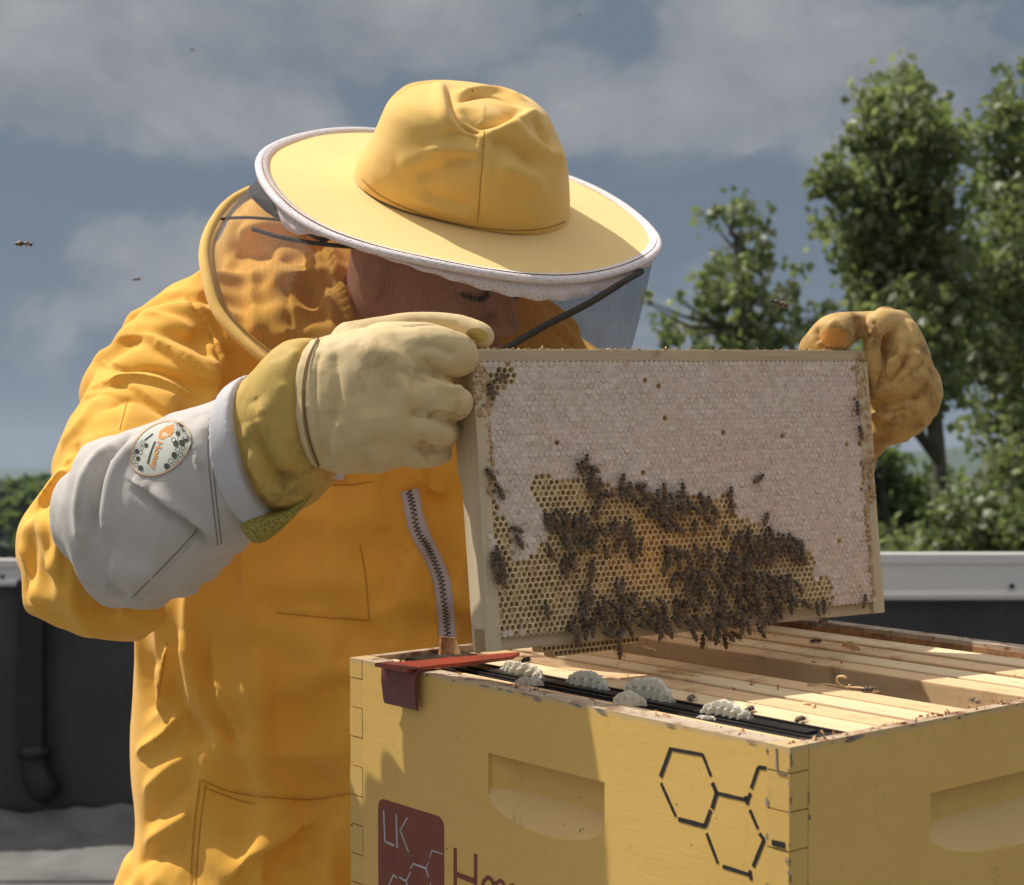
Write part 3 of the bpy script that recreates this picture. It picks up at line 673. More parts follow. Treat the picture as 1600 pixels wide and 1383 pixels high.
# crumbs of wax and propolis ground along the rims
r = np.random.RandomState(5); mb = MB()
for i in range(230):
    if i % 3: x, y = r.uniform(.004, BW * .9), r.uniform(.002, .0125); z = 0
    elif i % 2: x, y = r.uniform(.002, TH), r.uniform(.03, BL - .02); z = 0
    else: x, y = r.uniform(.1, .44), r.uniform(.02, .40); z = -.0062
    if z and .24 < x < .313: continue
    s_ = r.uniform(.0005, .0016); p = r.normal(size=(4, 3)) * s_ + (x, y, z + s_ * .4); mb.add(p, [(0, 1, 2), (0, 2, 3), (0, 3, 1), (1, 3, 2)])
mb.build('wax_crumbs', m_pine_r, hive, kind='stuff')

# --- red hive tool hooked over the left rim
m_tool = simple('tool_red', (.34, .052, .032), (.27, .04, .028), 30, .38, 200, .0003, dirt=((.12, .05, .04), 55, .56, .66), spec=.5)
m_toold = simple('tool_red_worn', (.19, .045, .05), (.14, .035, .038), 30, .42, 120, .0006, dirt=((.30, .16, .12), 70, .62, .72), spec=.5)
tool = empty('hive_tool', HM, label='red metal hive tool hooked over the left rim of the box', category='hive tool')
a = onT(608, 1041, .004); b = onT(655, 1050, .004); c = onT(812, 1019, .004); d = onT(800, 1026, .004)
a = (a[0], onL(612, 1060)[0]); b = (a[0], onL(662, 1070)[0]); a = tuple(a); sec = []
for t_ in (0, .12, .3, .5, .75, 1):
    p = np.array(a) * (1 - t_) + np.array(c) * t_; q = np.array(b) * (1 - t_) + np.array(d) * t_
    pinch = .28 * math.exp(-((t_ - .22) / .12) ** 2); m_ = (p + q) / 2; sec.append((m_ + (p - m_) * (1 - pinch), m_ + (q - m_) * (1 - pinch)))
v = []; 
for (p, q) in sec: v += [(p[0], p[1], .0042), (q[0], q[1], .0042), (q[0], q[1], .0012), (p[0], p[1], .0012)]
f = [(4 * i + k, 4 * i + (k + 1) % 4, 4 * i + 4 + (k + 1) % 4, 4 * i + 4 + k) for i in range(len(sec) - 1) for k in range(4)] + [(3, 2, 1, 0), tuple(4 * (len(sec) - 1) + k for k in range(4))]
autosmooth(obj('bar', v, f, m_tool, tool, smooth=False))
ya_, yb_ = a[1], b[1]; _, zb_ = onL(600, 1094); prof = []
for k in range(9):
    an = R(90 * k / 8); prof.append((-.0015 - .0075 * math.sin(an) + .004 * 0, .0042 - .0065 * (1 - math.cos(an))))
prof = [(a[0] + .001, .0043)] + [(x - .001, z) for x, z in prof] + [(-.0105, -.012), (-.0085, zb_ + .003), (-.0075, zb_)]
n = len(prof); v = []
for i, (x, z) in enumerate(prof):
    k_ = i / (n - 1); e = .0012 * math.sin(k_ * 3)
    v += [(x, ya_ + e, z), (x, yb_ - e, z), (x + .0026, yb_ - e, z - .001), (x + .0026, ya_ + e, z - .001)]
f = [(4 * i + k, 4 * i + 4 + k, 4 * i + 4 + (k + 1) % 4, 4 * i + (k + 1) % 4) for i in range(n - 1) for k in range(4)] + [(0, 1, 2, 3), tuple(4 * (n - 1) + k for k in range(4))[::-1]]
autosmooth(obj('blade', v, f, m_toold, tool, smooth=False))
# dark end of the feeder strip and a chip of wood at the far left corner
c = onT(655, 1022, -.002); mb = MB(); mb.box(c[0] - .012, c[0] + .045, c[1] - .028, c[1] - .004, -.010, -.003, bev=.001); mb.build('spacer_strip', m_black, None, mat4=HM, label='short black plastic strip at the far left corner of the hive', category='plastic strip')
c = onT(700, 1022, -.003); mb = MB(); mb.add([(c[0] - .008, c[1], -.004), (c[0] + .010, c[1] - .006, -.003), (c[0] + .012, c[1] + .004, .010), (c[0] - .003, c[1] + .006, .012), (c[0] - .008, c[1] + .004, -.004), (c[0] + .012, c[1] - .001, -.003), (c[0] + .013, c[1] + .008, .010), (c[0] - .002, c[1] + .010, .012)],
    [(0, 1, 2, 3), (7, 6, 5, 4), (0, 4, 5, 1), (1, 5, 6, 2), (2, 6, 7, 3), (3, 7, 4, 0)]); mb.build('wood_chip', m_pine_r, None, mat4=HM, label='splintered wood chip sticking up below the jacket zip', category='wood chip')
# ================================================================== the frame of comb held up over the hive
D0 = 1.38
TLp, TRp, BLp = P(736, 545, D0), P(1354, 547, D0 * 1.15413), P(756, 1020, D0 * .98946)
fa = TRp - TLp; FWd = np.linalg.norm(fa); fa /= FWd
fg_ = BLp - TLp; fg_ -= fa * fg_.dot(fa); FHt = np.linalg.norm(fg_); fz = -fg_ / FHt; fy = np.cross(fz, fa)
FM = Matrix(((fa[0], fy[0], fz[0], TLp[0]), (fa[1], fy[1], fz[1], TLp[1]), (fa[2], fy[2], fz[2], TLp[2]), (0, 0, 0, 1)))
def onF(px, py, y=0.0):
    q = hit(px, py, TLp + fy * y, fy) - TLp; return q.dot(fa), q.dot(fz)
m_fr = wood('frame_pine', (.60, .475, .30), (.50, .38, .225), (.06, 1, 1), .7, 70, dirt=((.30, .17, .08), 30, .64, .75))
m_frv = wood('frame_pine_upright', (.66, .545, .37), (.57, .455, .29), (1, 1, .06), .7, 60, dirt=((.26, .15, .07), 120, .66, .70))
m_prop = simple('propolis', (.42, .25, .11), (.58, .41, .22), 150, .5, 500, .0012, dirt=((.16, .05, .02), 200, .55, .68))
frame = empty('honeycomb', FM, label='wooden frame of capped honey comb held up in both gloves', category='honeycomb frame')
MB().box(0.0, FWd, .002, .029, -.0102, 0, bev=.0008).build('top_bar', m_fr, frame); MB().box(0.0119, FWd - .0139, .0035, .028, -.0150, -.0104, bev=.0006).build('wedge_strip', m_fr, frame)
for a_, b_ in ((-.016, -.0002), (FWd + .0002, FWd + .016)): MB().box(a_, b_, .006, .026, -.0095, -.0005, bev=.0008).build('lug', m_fr, frame)
mb = MB(); mb.box(.012, FWd - .012, .006, .030, -FHt, -FHt + .0150, bev=.0010); mb.build('bottom_bar', m_fr, frame)
for x0, x1 in ((0, .0115), (FWd - .0135, FWd)):
    s0 = -.098; outl = [(0, -.0107), (.036, -.0107), (.036, s0), (.030, s0 - .012), (.030, -FHt), (.002, -FHt), (.002, s0 - .012), (0, s0)]
    bm = bmesh.new(); fc_ = [[bm.verts.new((x, y, z)) for y, z in outl] for x in (x0, x1)]; n = len(outl)
    bm.faces.new(fc_[0]); bm.faces.new(fc_[1][::-1])
    for i in range(n): bm.faces.new((fc_[0][i], fc_[1][i], fc_[1][(i + 1) % n], fc_[0][(i + 1) % n]))
    bmesh.ops.recalc_face_normals(bm, faces=list(bm.faces)); bmesh.ops.bevel(bm, geom=list(bm.edges), offset=.0011, segments=2, profile=.6, affect='EDGES')
    me = bpy.data.meshes.new('end_bar'); bm.to_mesh(me); bm.free(); me.materials.append(m_frv); link('end_bar', me, frame)
mb = MB(); mb.box(-.0006, .0005, .009, .024, -FHt + .0005, -FHt + .018); mb.build('tenon', simple('tenon_end_grain', (.42, .31, .17), (.30, .21, .11), 90, .8), frame)
# ---- comb: a real honeycomb lattice, open cells and wax-capped cells
poly_open = [(772, 1000), (765, 880), (800, 884), (822, 868), (852, 842), (846, 800), (830, 775), (826, 752), (850, 742), (888, 736), (930, 742), (965, 758), (1045, 782), (1130, 778), (1165, 806), (1205, 832), (1262, 862), (1278, 905), (1300, 935), (1300, 975), (1180, 1000)]
poly_left = [(755, 742), (772, 750), (786, 790), (796, 830), (800, 884), (765, 884)]
poly_tl = [(740, 560), (790, 568), (800, 582), (796, 606), (772, 612), (765, 640), (740, 640)]
def inside(px, py, poly):
    c = False; n = len(poly); j = n - 1
    for i in range(n):
        (xi, yi), (xj, yj) = poly[i], poly[j]
        if (yi > py) != (yj > py) and px < (xj - xi) * (py - yi) / (yj - yi) + xi: c = not c
        j = i
    return c
def toF(px, py): x, z = onF(px, py, .0035); return (x, z)
PO = [[toF(*p) for p in q] for q in (poly_open, poly_left, poly_tl)]
m_comb, k, bs, out = material('wax_comb')
at = k.new('ShaderNodeAttribute', attribute_name='wax'); oc = k.new('ShaderNodeTexCoord').outputs['Object']
nn_ = k.ramp(k.noise(oc, 700, 3, .6), ((.35, 0), (.7, 1)))
k.l.new(k.mix(k.m('MULTIPLY', nn_, .30), at.outputs['Color'], (.36, .25, .16)), bs.inputs['Base Color']); bs.inputs['Roughness'].default_value = .48
bs.inputs['Subsurface Weight'].default_value = .15; bs.inputs['Subsurface Radius'].default_value = (1, .55, .2); bs.inputs['Subsurface Scale'].default_value = .003
bump(k, bs, k.noise(oc, 900, 4, .65), .8, .0006)
pit = .00528; rowh = pit * .872; RR = pit / math.sqrt(3)
hexd = [(math.sin(R(60 * k_)), math.cos(R(60 * k_))) for k_ in range(6)]
def corner_h(x, z, seed): 
    a = np.array([[x, 0, z]]); return 0
V = []; F = []; CC = []; r = np.random.RandomState(4); nrow = int(FHt / rowh) + 2; ncol = int(FWd / pit) + 3
cells = []
for j in range(nrow):
    for i in range(ncol):
        x = .0072 + pit * (i + .5 * (j % 2)); z = -.0125 - rowh * j
        if x > FWd - .0105 or z < -FHt + .0128: continue
        cells.append((x, z))
cells = np.array(cells); p3 = np.stack((cells[:, 0], cells[:, 0] * 0, cells[:, 1]), 1)
edgeN = fbm(p3, 48, 3, 5) * .0125
big = fbm(p3, 22, 3, 9)
def height(x, z):        # gentle relief of the capped face, shared by neighbouring cell corners
    q = np.array([[x, 0, z]]); return q
def relief(pts):         # pts (n,2)
    q = np.stack((pts[:, 0], pts[:, 0] * 0, pts[:, 1]), 1)
    return .0012 * fbm(q, 28, 3, 2) + .0008 * fbm(q, 170, 2, 31)
for (x, z), en, bg_ in zip(cells, edgeN, big):
    op = any(inside(x + en * .8, z + en, q) for q in PO)
    fx, fz_ = x / FWd, -z / FHt
    if not op and (r.rand() < .0035 or (x > FWd - .020 and r.rand() < .15)): op = True
    n0 = len(V); jx, jz = r.uniform(-.00022, .00022, 2)
    if op:
        warm = math.exp(-((fx - .42) / .22) ** 2 - ((fz_ - .70) / .25) ** 2); edge = r.uniform(-.06, .06)
        deep = np.array((.66, .52, .26)) * (1 - warm) + np.array((1.0, .53, .10)) * warm + edge * .5
        if fx < .22: deep = deep * .7 + np.array((.56, .46, .24)) * .3
        if r.rand() < .05: deep = deep * .45
        fill = r.uniform(.55, 1.0) if r.rand() < .8 else .25
        rimc = np.array((.88, .72, .46)) * (1 - warm * .5) + np.array((.88, .56, .22)) * warm * .5; rimc = rimc * r.uniform(.92, 1.05)
        ir = .80 + r.uniform(-.04, .04)
        for k_, (hx, hz) in enumerate(hexd): V.append((x + hx * RR, 0, z + hz * RR)); CC.append(rimc)
        for hx, hz in hexd: V.append((x + jx + hx * RR * ir, -.0004, z + jz + hz * RR * ir)); CC.append(rimc)
        for hx, hz in hexd: V.append((x + jx + hx * RR * ir * .97, .0034, z + jz + hz * RR * ir * .97)); CC.append(rimc * .75 + deep * .25)
        for hx, hz in hexd: V.append((x + jx + hx * RR * ir * .93, (.0060 * fill), z + jz + hz * RR * ir * .93)); CC.append(deep)
        V.append((x, (.0062 * fill), z)); CC.append(deep)
        for k_ in range(6):
            b = (k_ + 1) % 6
            for L_ in (0, 6, 12): F.append((n0 + L_ + k_, n0 + L_ + b, n0 + L_ + 6 + b, n0 + L_ + 6 + k_))
            F.append((n0 + 18 + k_, n0 + 18 + b, n0 + 24, n0 + 24))
    else:
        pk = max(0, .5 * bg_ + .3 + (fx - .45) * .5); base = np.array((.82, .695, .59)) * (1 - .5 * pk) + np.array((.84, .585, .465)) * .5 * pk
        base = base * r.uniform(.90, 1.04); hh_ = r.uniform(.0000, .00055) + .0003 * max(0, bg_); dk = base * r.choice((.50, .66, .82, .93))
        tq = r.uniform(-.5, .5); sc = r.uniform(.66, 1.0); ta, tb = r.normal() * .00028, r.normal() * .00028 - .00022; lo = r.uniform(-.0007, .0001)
        for k_, (hx, hz) in enumerate(hexd): V.append((x + hx * RR, lo if k_ in (2, 3, 4) else -.0004, z + hz * RR)); CC.append(dk if k_ in (2, 3, 4) else base * .93)  # shadow gap under each cap painted in: lower corners get the darker tone
        for hx, hz in hexd: V.append((x + jx + (hx * math.cos(tq) - hz * math.sin(tq)) * RR * sc, -.0006 - hh_ * r.uniform(.4, 1.1) + hx * ta + hz * tb, z + jz + (hx * math.sin(tq) + hz * math.cos(tq)) * RR * sc)); CC.append(base * r.uniform(.94, 1.02))
        V.append((x + jx, -.0006 - hh_ * r.uniform(.2, 1.2), z + jz)); CC.append(base)
        for k_ in range(6):
            b = (k_ + 1) % 6; F.append((n0 + k_, n0 + b, n0 + 6 + b, n0 + 6 + k_)); F.append((n0 + 6 + k_, n0 + 6 + b, n0 + 12, n0 + 12))
V = np.array(V); V[:, 1] += .0022 + relief(V[:, [0, 2]])
F4 = [f for f in F if f[2] != f[3]]; F3 = [f[:3] for f in F if f[2] == f[3]]
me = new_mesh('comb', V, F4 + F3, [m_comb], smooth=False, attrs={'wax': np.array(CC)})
comb = link('comb', me, frame, kind='stuff', label='pale capped honey above open orange honey cells')
mb = MB(); mb.box(.0118, FWd - .0137, .0125, .031, -FHt + .0152, -.0150); mb.build('comb_back', m_wax, frame)
# propolis and burr wax along the end bars and the top bar
r = np.random.RandomState(9); mb = MB()
def crust(x0, x1, z0, z1, n, s0, s1, y=0.0):
    for i in range(n):
        x, z = r.uniform(x0, x1), r.uniform(z0, z1); s_ = r.uniform(s0, s1)
        bm = bmesh.new(); bmesh.ops.create_icosphere(bm, subdivisions=1, radius=s_)
        mb.add([(x + q.co.x * (1 + r.rand()), y + q.co.y * .55, z + q.co.z * (1 + 1.5 * r.rand())) for q in bm.verts], [[q.index for q in f_.verts] for f_ in bm.faces]); bm.free()
crust(.0085, .0135, -.115, -.012, 90, .0007, .0018, .0006); crust(FWd - .014, FWd - .003, -.14, -.004, 110, .0007, .0019, .0002); crust(.001, .011, -.055, -.012, 46, .0006, .0016)
crust(FWd - .0165, FWd - .0125, -.235, -.14, 50, .0006, .0015)
for i in range(260):
    x = r.uniform(.01, FWd - .01); s_ = r.uniform(.0003, .0011)
    mb.add(r.normal(size=(4, 3)) * s_ + (x, r.uniform(.002, .006), .0003), [(0, 1, 2), (0, 2, 3), (0, 3, 1), (1, 3, 2)])
mb.build('propolis', m_prop, frame, smooth=True, kind='stuff')
# scrap of comb hanging under the bottom bar
x0_, _ = onF(858, 1020); x1_, _ = onF(1010, 1010); mb = MB(); n = 22
for j in range(2):
    for i in range(n):
        x = x0_ + (x1_ - x0_) * (i + .5 * j) / n; z = -FHt - .0022 - .0045 * j; rr = RR * .95
        if j == 1 and (i < 2 or i > 15): continue
        v = [(x + a * rr, .0065, z + b * rr) for a, b in hexd] + [(x + a * rr * .72, .0062, z + b * rr * .72) for a, b in hexd] + [(x + a * rr * .68, .012, z + b * rr * .68) for a, b in hexd] + [(x + a * rr, .022, z + b * rr) for a, b in hexd]
        f = [(k_, (k_ + 1) % 6, 6 + (k_ + 1) % 6, 6 + k_) for k_ in range(6)] + [(6 + k_, 6 + (k_ + 1) % 6, 12 + (k_ + 1) % 6, 12 + k_) for k_ in range(6)] + [tuple(range(12, 18))] + [(k_, 18 + k_, 18 + (k_ + 1) % 6, (k_ + 1) % 6) for k_ in range(6)]
        mb.add(v, f)
mb.build('hanging_comb', m_waxy, frame)

# ================================================================== bees
def bee_parts(scale=1.04):
    prof = [(-.0068, .0), (-.0064, .0006), (-.0055, .0013), (-.0043, .0019), (-.003, .00225), (-.0016, .0022), (-.0005, .0017), (0.0, .0008), (.0004, .0009), (.0010, .0017), (.0021, .00215), (.0033, .0019), (.0040, .0011), (.0043, .0008), (.0047, .0013), (.0054, .0016), (.0061, .0012), (.0064, .0)]
    seg = 8; v = []; c = []
    for x, rr in prof:
        for k in range(seg):
            a = 2 * math.pi * k / seg; v.append((x, rr * math.cos(a), .0027 + rr * math.sin(a) * .92 - (.0006 if x > .004 else 0) - (.0005 if x < -.004 else 0)))
            band = (x < -.0004) and (int((-x) / .00105) % 2 == 0)
            c.append((.22, .125, .045) if band else ((.030, .019, .012) if x < 0 else ((.10, .062, .030) if x < .004 else (.03, .022, .016))))
    f = [(i * seg + k, i * seg + (k + 1) % seg, (i + 1) * seg + (k + 1) % seg, (i + 1) * seg + k) for i in range(len(prof) - 1) for k in range(seg)]
    mb = MB(); mb.add(v, f)
    for s_ in (-1, 1):
        for (x, dx) in ((.0030, .0026), (.0018, -.0004), (.0006, -.0034)):
            mb.tube([(x, s_ * .0013, .0020), (x + dx * .5, s_ * .0028, .0028), (x + dx * .8, s_ * .0038, .0002)], [.00026, .00022, .00014], 4, caps=False)
        mb.tube([(.0060, s_ * .0006, .0028), (.0072, s_ * .0012, .0036), (.0083, s_ * .0020, .0024)], .00014, 3, caps=False)
    cc = np.array(c + [(.022, .014, .01)] * (len(mb.v) - len(c)))
    body = new_mesh('body', np.array(mb.v) * scale, mb.f, [m_bee], True, attrs={'wax': cc})
    def wing(open_):
        vs = []; L_ = .0092; n = 7
        for i in range(n):
            t_ = i / (n - 1); w = .0016 * math.sin(math.pi * min(1, .08 + t_ * .9)) ** .8; vs += [(-t_ * L_, -w * .5 - .0002, .0), (-t_ * L_, w * 1.2, .00025 * math.sin(t_ * 3))]
        fs = [(2 * i, 2 * i + 1, 2 * i + 3, 2 * i + 2) for i in range(n - 1)]; return vs, fs
    vs, fs = wing(0); return body, new_mesh('wing', np.array(vs) * scale, fs, [m_wing], True)
m_bee, k, bs, out = material('bee_hair')
at = k.new('ShaderNodeAttribute', attribute_name='wax'); oc = k.new('ShaderNodeTexCoord').outputs['Object']
k.l.new(at.outputs['Color'], bs.inputs['Base Color']); bs.inputs['Roughness'].default_value = .5; bs.inputs['Sheen Weight'].default_value = .25
bump(k, bs, k.noise(oc, 2500, 2, .6), .6, .0003)
m_wing, k, bs, out = material('bee_wing')
bs.inputs['Base Color'].default_value = (.17, .115, .075, 1); bs.inputs['Roughness'].default_value = .4; bs.inputs['Specular IOR Level'].default_value = .3
tr = k.new('ShaderNodeBsdfTransparent'); mx = k.new('ShaderNodeMixShader', i_0=.30); k.l.new(tr.outputs[0], mx.inputs[1]); k.l.new(bs.outputs[0], mx.inputs[2]); k.l.new(mx.outputs[0], out.inputs[0])
BODY, WING = bee_parts()
rb = random.Random(11)
def bee(mat4, label, group, spread=None, cat='bee'):
    o = link('honey_bee', BODY, None, mat4=mat4, label=label, category=cat, group=group)
    s_ = spread if spread is not None else rb.choice((.10, .16, .22, .35, .6))
    for sg in (-1, 1):
        m = Matrix.Translation((.0022, sg * .0012, .0046)) @ Matrix.Rotation(-sg * s_, 4, 'Z') @ Matrix.Rotation(R(8) * (1 if spread is None else -3), 4, 'Y')
        if sg < 0: m = m @ Matrix.Scale(-1, 4, (0, 1, 0))
        link('wing', WING, o, mat4=m)
    return o
def bee_on_frame(px, py, ang, lift=0.0, roll=0.0, y=.0015, **kw):
    x, z = onF(px, py, y); a = R(ang)
    ex = Vector((math.cos(a), 0, math.sin(a))); ez = Vector((0, -1, 0)); ey = ez.cross(ex)
    m = Matrix((( ex.x, ey.x, ez.x, x), (ex.y, ey.y, ez.y, y - lift), (ex.z, ey.z, ez.z, z), (0, 0, 0, 1)))
    m = FM @ m @ Matrix.Rotation(roll, 4, 'X') @ Matrix.Rotation(rb.uniform(-.15, .15), 4, 'Y')
    return bee(m, **kw)
G1 = 'bees alone on the capped comb'
for px, py, ang, lab in ((782, 590, 18, 'bee at open cells in the top left comb corner, head to the right'), (766, 612, 100, 'bee head up just below the top left corner cells'),
                         (765, 742, 130, 'upper bee of the pair walking down the left comb edge'), (780, 770, 118, 'lower bee of the pair walking down the left comb edge'),
                         (806, 828, 160, 'bee lying across cells left of the clusters, upper of two'), (810, 848, 115, 'bee left of the clusters, lower of two, head up'),
                         (852, 955, 95, 'single bee on empty cells low left of the big cluster'), (1183, 748, 30, 'lone bee high on the capped comb, right of the clusters'),
                         (1139, 772, 75, 'bee perched above the right end of the upper cluster'), (1141, 796, 85, 'bee just under the one above the upper cluster end'),
                         (1194, 812, 62, 'bee on the capped edge above the right cluster, head up right'), (1202, 832, 120, 'bee below it heading for the right cluster'),
                         (1337, 638, 95, 'upper of the two bees on the right end bar'), (1342, 676, 110, 'lower of the two bees on the right end bar'),
                         (1348, 940, 70, 'bee at the bottom right corner of the frame'), (1132, 832, 80, 'bee in open cells between the two right clusters'),
                         (1252, 877, 150, 'bee furthest right on capped wax above the cluster tail')):
    bee_on_frame(px, py, ang, y=.0005 if px < 1330 else -.001, label=lab, group=G1)
G2 = 'small knot of bees at the left comb edge'
for i, (px, py) in enumerate(((772, 868), (780, 878), (770, 885), (782, 893), (774, 900), (780, 908), (768, 875))):
    bee_on_frame(px, py, rb.uniform(40, 140), lift=.0015 * (i % 3), label=('upmost bee', 'second bee from the top', 'third bee from the top', 'middle bee', 'third bee from the bottom', 'lowest bee', 'bee on top')[i] + ' in the small knot at the left comb edge', group=G2)
def swarm(poly, n, label, group, a0, a1, layers=2, mind=7, lab=None):
    xs = [p[0] for p in poly]; ys = [p[1] for p in poly]; got = []; tries = 0
    while len(got) < n and tries < 20000:
        tries += 1; px, py = rb.uniform(min(xs), max(xs)), rb.uniform(min(ys), max(ys))
        if not inside(px, py, poly) or any((px - a) ** 2 + (py - b) ** 2 < mind * mind for a, b, _ in got): continue
        ly = rb.random() ** 1.4 * layers; got.append((px, py, ly)); an = rb.uniform(a0, a1)
        u = (px - min(xs)) / (max(xs) - min(xs)); w_ = (py - min(ys)) / (max(ys) - min(ys))
        hx = ('far left', 'left', 'mid left', 'middle', 'mid right', 'right', 'far right')[min(6, int(u * 7))]; hy = ('top', 'upper', 'lower', 'bottom')[min(3, int(w_ * 4))]
        hd_ = 'head right' if an < 65 else ('head up' if an < 115 else 'head left'); on = ' on top' if ly > 1.2 else ''
        bee_on_frame(px, py, an, lift=ly * .0034, roll=rb.uniform(-.5, .5) * (1 if ly > .4 else .5), label='%s, %s %s, %s%s' % (label, hx, hy, hd_, on), group=group)
swarm([(890, 742), (905, 718), (925, 728), (940, 742), (985, 752), (1015, 768), (1060, 764), (1100, 782), (1132, 798), (1128, 815), (1085, 832), (1045, 828), (1015, 805), (975, 778), (935, 790), (915, 765)], 44,
      'bee in upper arching band', 'upper band of bees', 60, 190, 1.3, 8)
swarm([(850, 810), (885, 792), (935, 798), (945, 830), (940, 870), (930, 905), (912, 900), (900, 860), (885, 905), (868, 895), (878, 850), (852, 868)], 29,
      'bee in lump over amber cells', 'left lump of bees', 60, 130, 1.2, 8)
swarm([(950, 830), (965, 812), (985, 815), (998, 850), (998, 885), (986, 880), (985, 845), (962, 862)], 9, 'bee in short file between lumps', 'short file of bees', 60, 130, .8, 9)
swarm([(885, 965), (905, 925), (960, 912), (990, 920), (1010, 948), (1042, 952), (1040, 985), (990, 988), (960, 1004), (900, 1000), (880, 985)], 36,
      'bee in left tail of bottom cluster', 'left tail of the big cluster', 20, 160, 1.6, 8)
swarm([(1010, 950), (1045, 930), (1100, 905), (1135, 905), (1225, 900), (1240, 925), (1222, 965), (1185, 990), (1130, 1002), (1080, 996), (1040, 1000), (1000, 985)], 84,
      'bee in thickest mass at bottom bar', 'big bottom cluster', 50, 150, 2.6, 7)
swarm([(1038, 850), (1062, 856), (1100, 848), (1130, 866), (1160, 872), (1170, 898), (1110, 902), (1045, 925), (1036, 890)], 24,
      'bee in loose upper part of bottom cluster', 'loose upper part of the bottom cluster', 50, 150, 1.0, 10)
swarm([(1120, 865), (1165, 828), (1205, 836), (1250, 840), (1258, 872), (1240, 880), (1215, 868), (1210, 895), (1270, 930), (1288, 950), (1262, 955), (1235, 925), (1165, 905)], 42,
      'bee in right wing by capped wax', 'right wing of the cluster', 60, 150, 1.3, 8)
for px, py, a, lab in ((965, 1018, 95, 'lowest bee, hanging from the bottom bar in sunlight'), (1095, 1002, 85, 'bee hanging off the bottom bar below the thick mass'), (1130, 1003, 100, 'bee at the lower lip of the thick mass, right of another'), (1268, 975, 170, 'bee under the bottom bar near the hive far wall'), (1284, 970, 10, 'rightmost bee clinging under the bottom bar')):
    bee_on_frame(px, py, a, y=.010, label=lab, group='bees hanging from the bottom bar')
# bees walking on the bars of the open hive
def bee_on_top(px, py, ang, z, lab, spread=None):
    x, y = onT(px, py, z); return bee(HM @ Matrix.Translation((x, y, z)) @ Matrix.Rotation(R(ang), 4, 'Z'), lab, 'bees on the open hive', spread)
for px, py, a, z, lab in ((1080, 1095, 30, -.006, 'bee beside the wax lumps on the pale bar next to the black frame'), (1172, 1113, 200, -.006, 'bee at the end of the last white wax lump'), (1250, 1129, 10, -.006, 'bee at the right end of the black frame'),
                          (1358, 1082, 150, -.007, 'bee by the wax curl on the bar beside the gap'), (1524, 1100, 60, 0.0, 'bee on the near rim of the box at right'), (1275, 1005, 170, -.006, 'dark bee on the bars behind the gap'), (822, 1036, 200, .012, 'bee on top of the first white wax lump')):
    bee_on_top(px, py, a, z, lab)
# bees in the air
def bee_fly(px, py, d, rz, ry, lab, s_=1.0, rx=0.0):
    c = P(px, py, d); o = bee(Matrix.Translation(c) @ Matrix.Rotation(R(rz), 4, 'Z') @ Matrix.Rotation(R(ry), 4, 'Y') @ Matrix.Rotation(R(rx), 4, 'X') @ Matrix.Scale(s_, 4), lab, 'bees flying round the hive', 1.5); return o
bee_fly(37, 386, 1.35, 20, 0, 'flying bee left of the beekeeper, the nearest one', 1.0, 20)
bee_fly(1216, 478, 1.45, 165, -20, 'flying bee in front of the small poplar', 1.15, 30)
bee_fly(214, 439, 2.6, 170, 8, 'small flying bee above the left shoulder', 1.0)
bee_fly(300, 79, 4.2, 40, 0, 'tiny distant bee high in the clouds', 1.0)
bee_fly(905, 24, 4.5, 60, 0, 'tiny speck of a bee near the top edge, right of the hat', 1.0)
# ================================================================== cloth and body tools
from mathutils.bvhtree import BVHTree
def catmull(K, m):
    K = np.asarray(K, float); n = len(K); out = []
    for i in range(n - 1):
        p0 = K[max(0, i - 1)]; p1 = K[i]; p2 = K[i + 1]; p3 = K[min(n - 1, i + 2)]
        for j in range(m):
            t = j / m; out.append(.5 * ((2 * p1) + (-p0 + p2) * t + (2 * p0 - 5 * p1 + 4 * p2 - p3) * t * t + (-p0 + 3 * p1 - 3 * p2 + p3) * t ** 3))
    out.append(K[-1]); return np.array(out)
def loft(st, m=6, seg=40, power=2.0, caps=(1, 1), capr=.6):
    """tube through stations (ax, ay, bx, by, depth, depth radius): both photo edges of the form and how deep it is"""
    K = []
    for s_ in st:
        ax, ay, bx, by, d, rd = s_[:6]; a, b = P(ax, ay, d), P(bx, by, d)
        K.append(np.concatenate(((a + b) / 2, (b - a) / 2, [rd])))
    C = catmull(K, m); n = len(C); tg = np.gradient(C[:, :3], axis=0); rings = []
    prev = None
    for i in range(n):
        c, e1, rd = C[i, :3], C[i, 3:6], C[i, 6]; t = tg[i] / (np.linalg.norm(tg[i]) + 1e-9)
        e2 = np.cross(t, e1); e2 /= (np.linalg.norm(e2) + 1e-9)
        if e2[1] > 0: e2 = -e2                     # towards the camera
        rings.append((c, e1, e2 * rd, t))
    def cap(r, sgn):
        c, e1, e2, t = r; L_ = capr * min(np.linalg.norm(e1), np.linalg.norm(e2)); o = []
        for k in range(1, 6):
            a = R(90 * k / 6); o.append((c + t * sgn * L_ * math.sin(a), e1 * math.cos(a), e2 * math.cos(a), t))
        return o
    full = (cap(rings[0], -1)[::-1] if caps[0] else []) + rings + (cap(rings[-1], 1) if caps[1] else [])
    v = []
    for c, e1, e2, t in full:
        for k in range(seg):
            a = 2 * math.pi * k / seg; ca, sa = math.cos(a), math.sin(a)
            ca = math.copysign(abs(ca) ** (2 / power), ca); sa = math.copysign(abs(sa) ** (2 / power), sa)
            v.append(c + e1 * ca + e2 * sa)
    nr = len(full); f = [(i * seg + k, i * seg + (k + 1) % seg, (i + 1) * seg + (k + 1) % seg, (i + 1) * seg + k) for i in range(nr - 1) for k in range(seg)]
    f.append(tuple(range(seg))[::-1]); f.append(tuple((nr - 1) * seg + k for k in range(seg)))
    return np.array(v), f
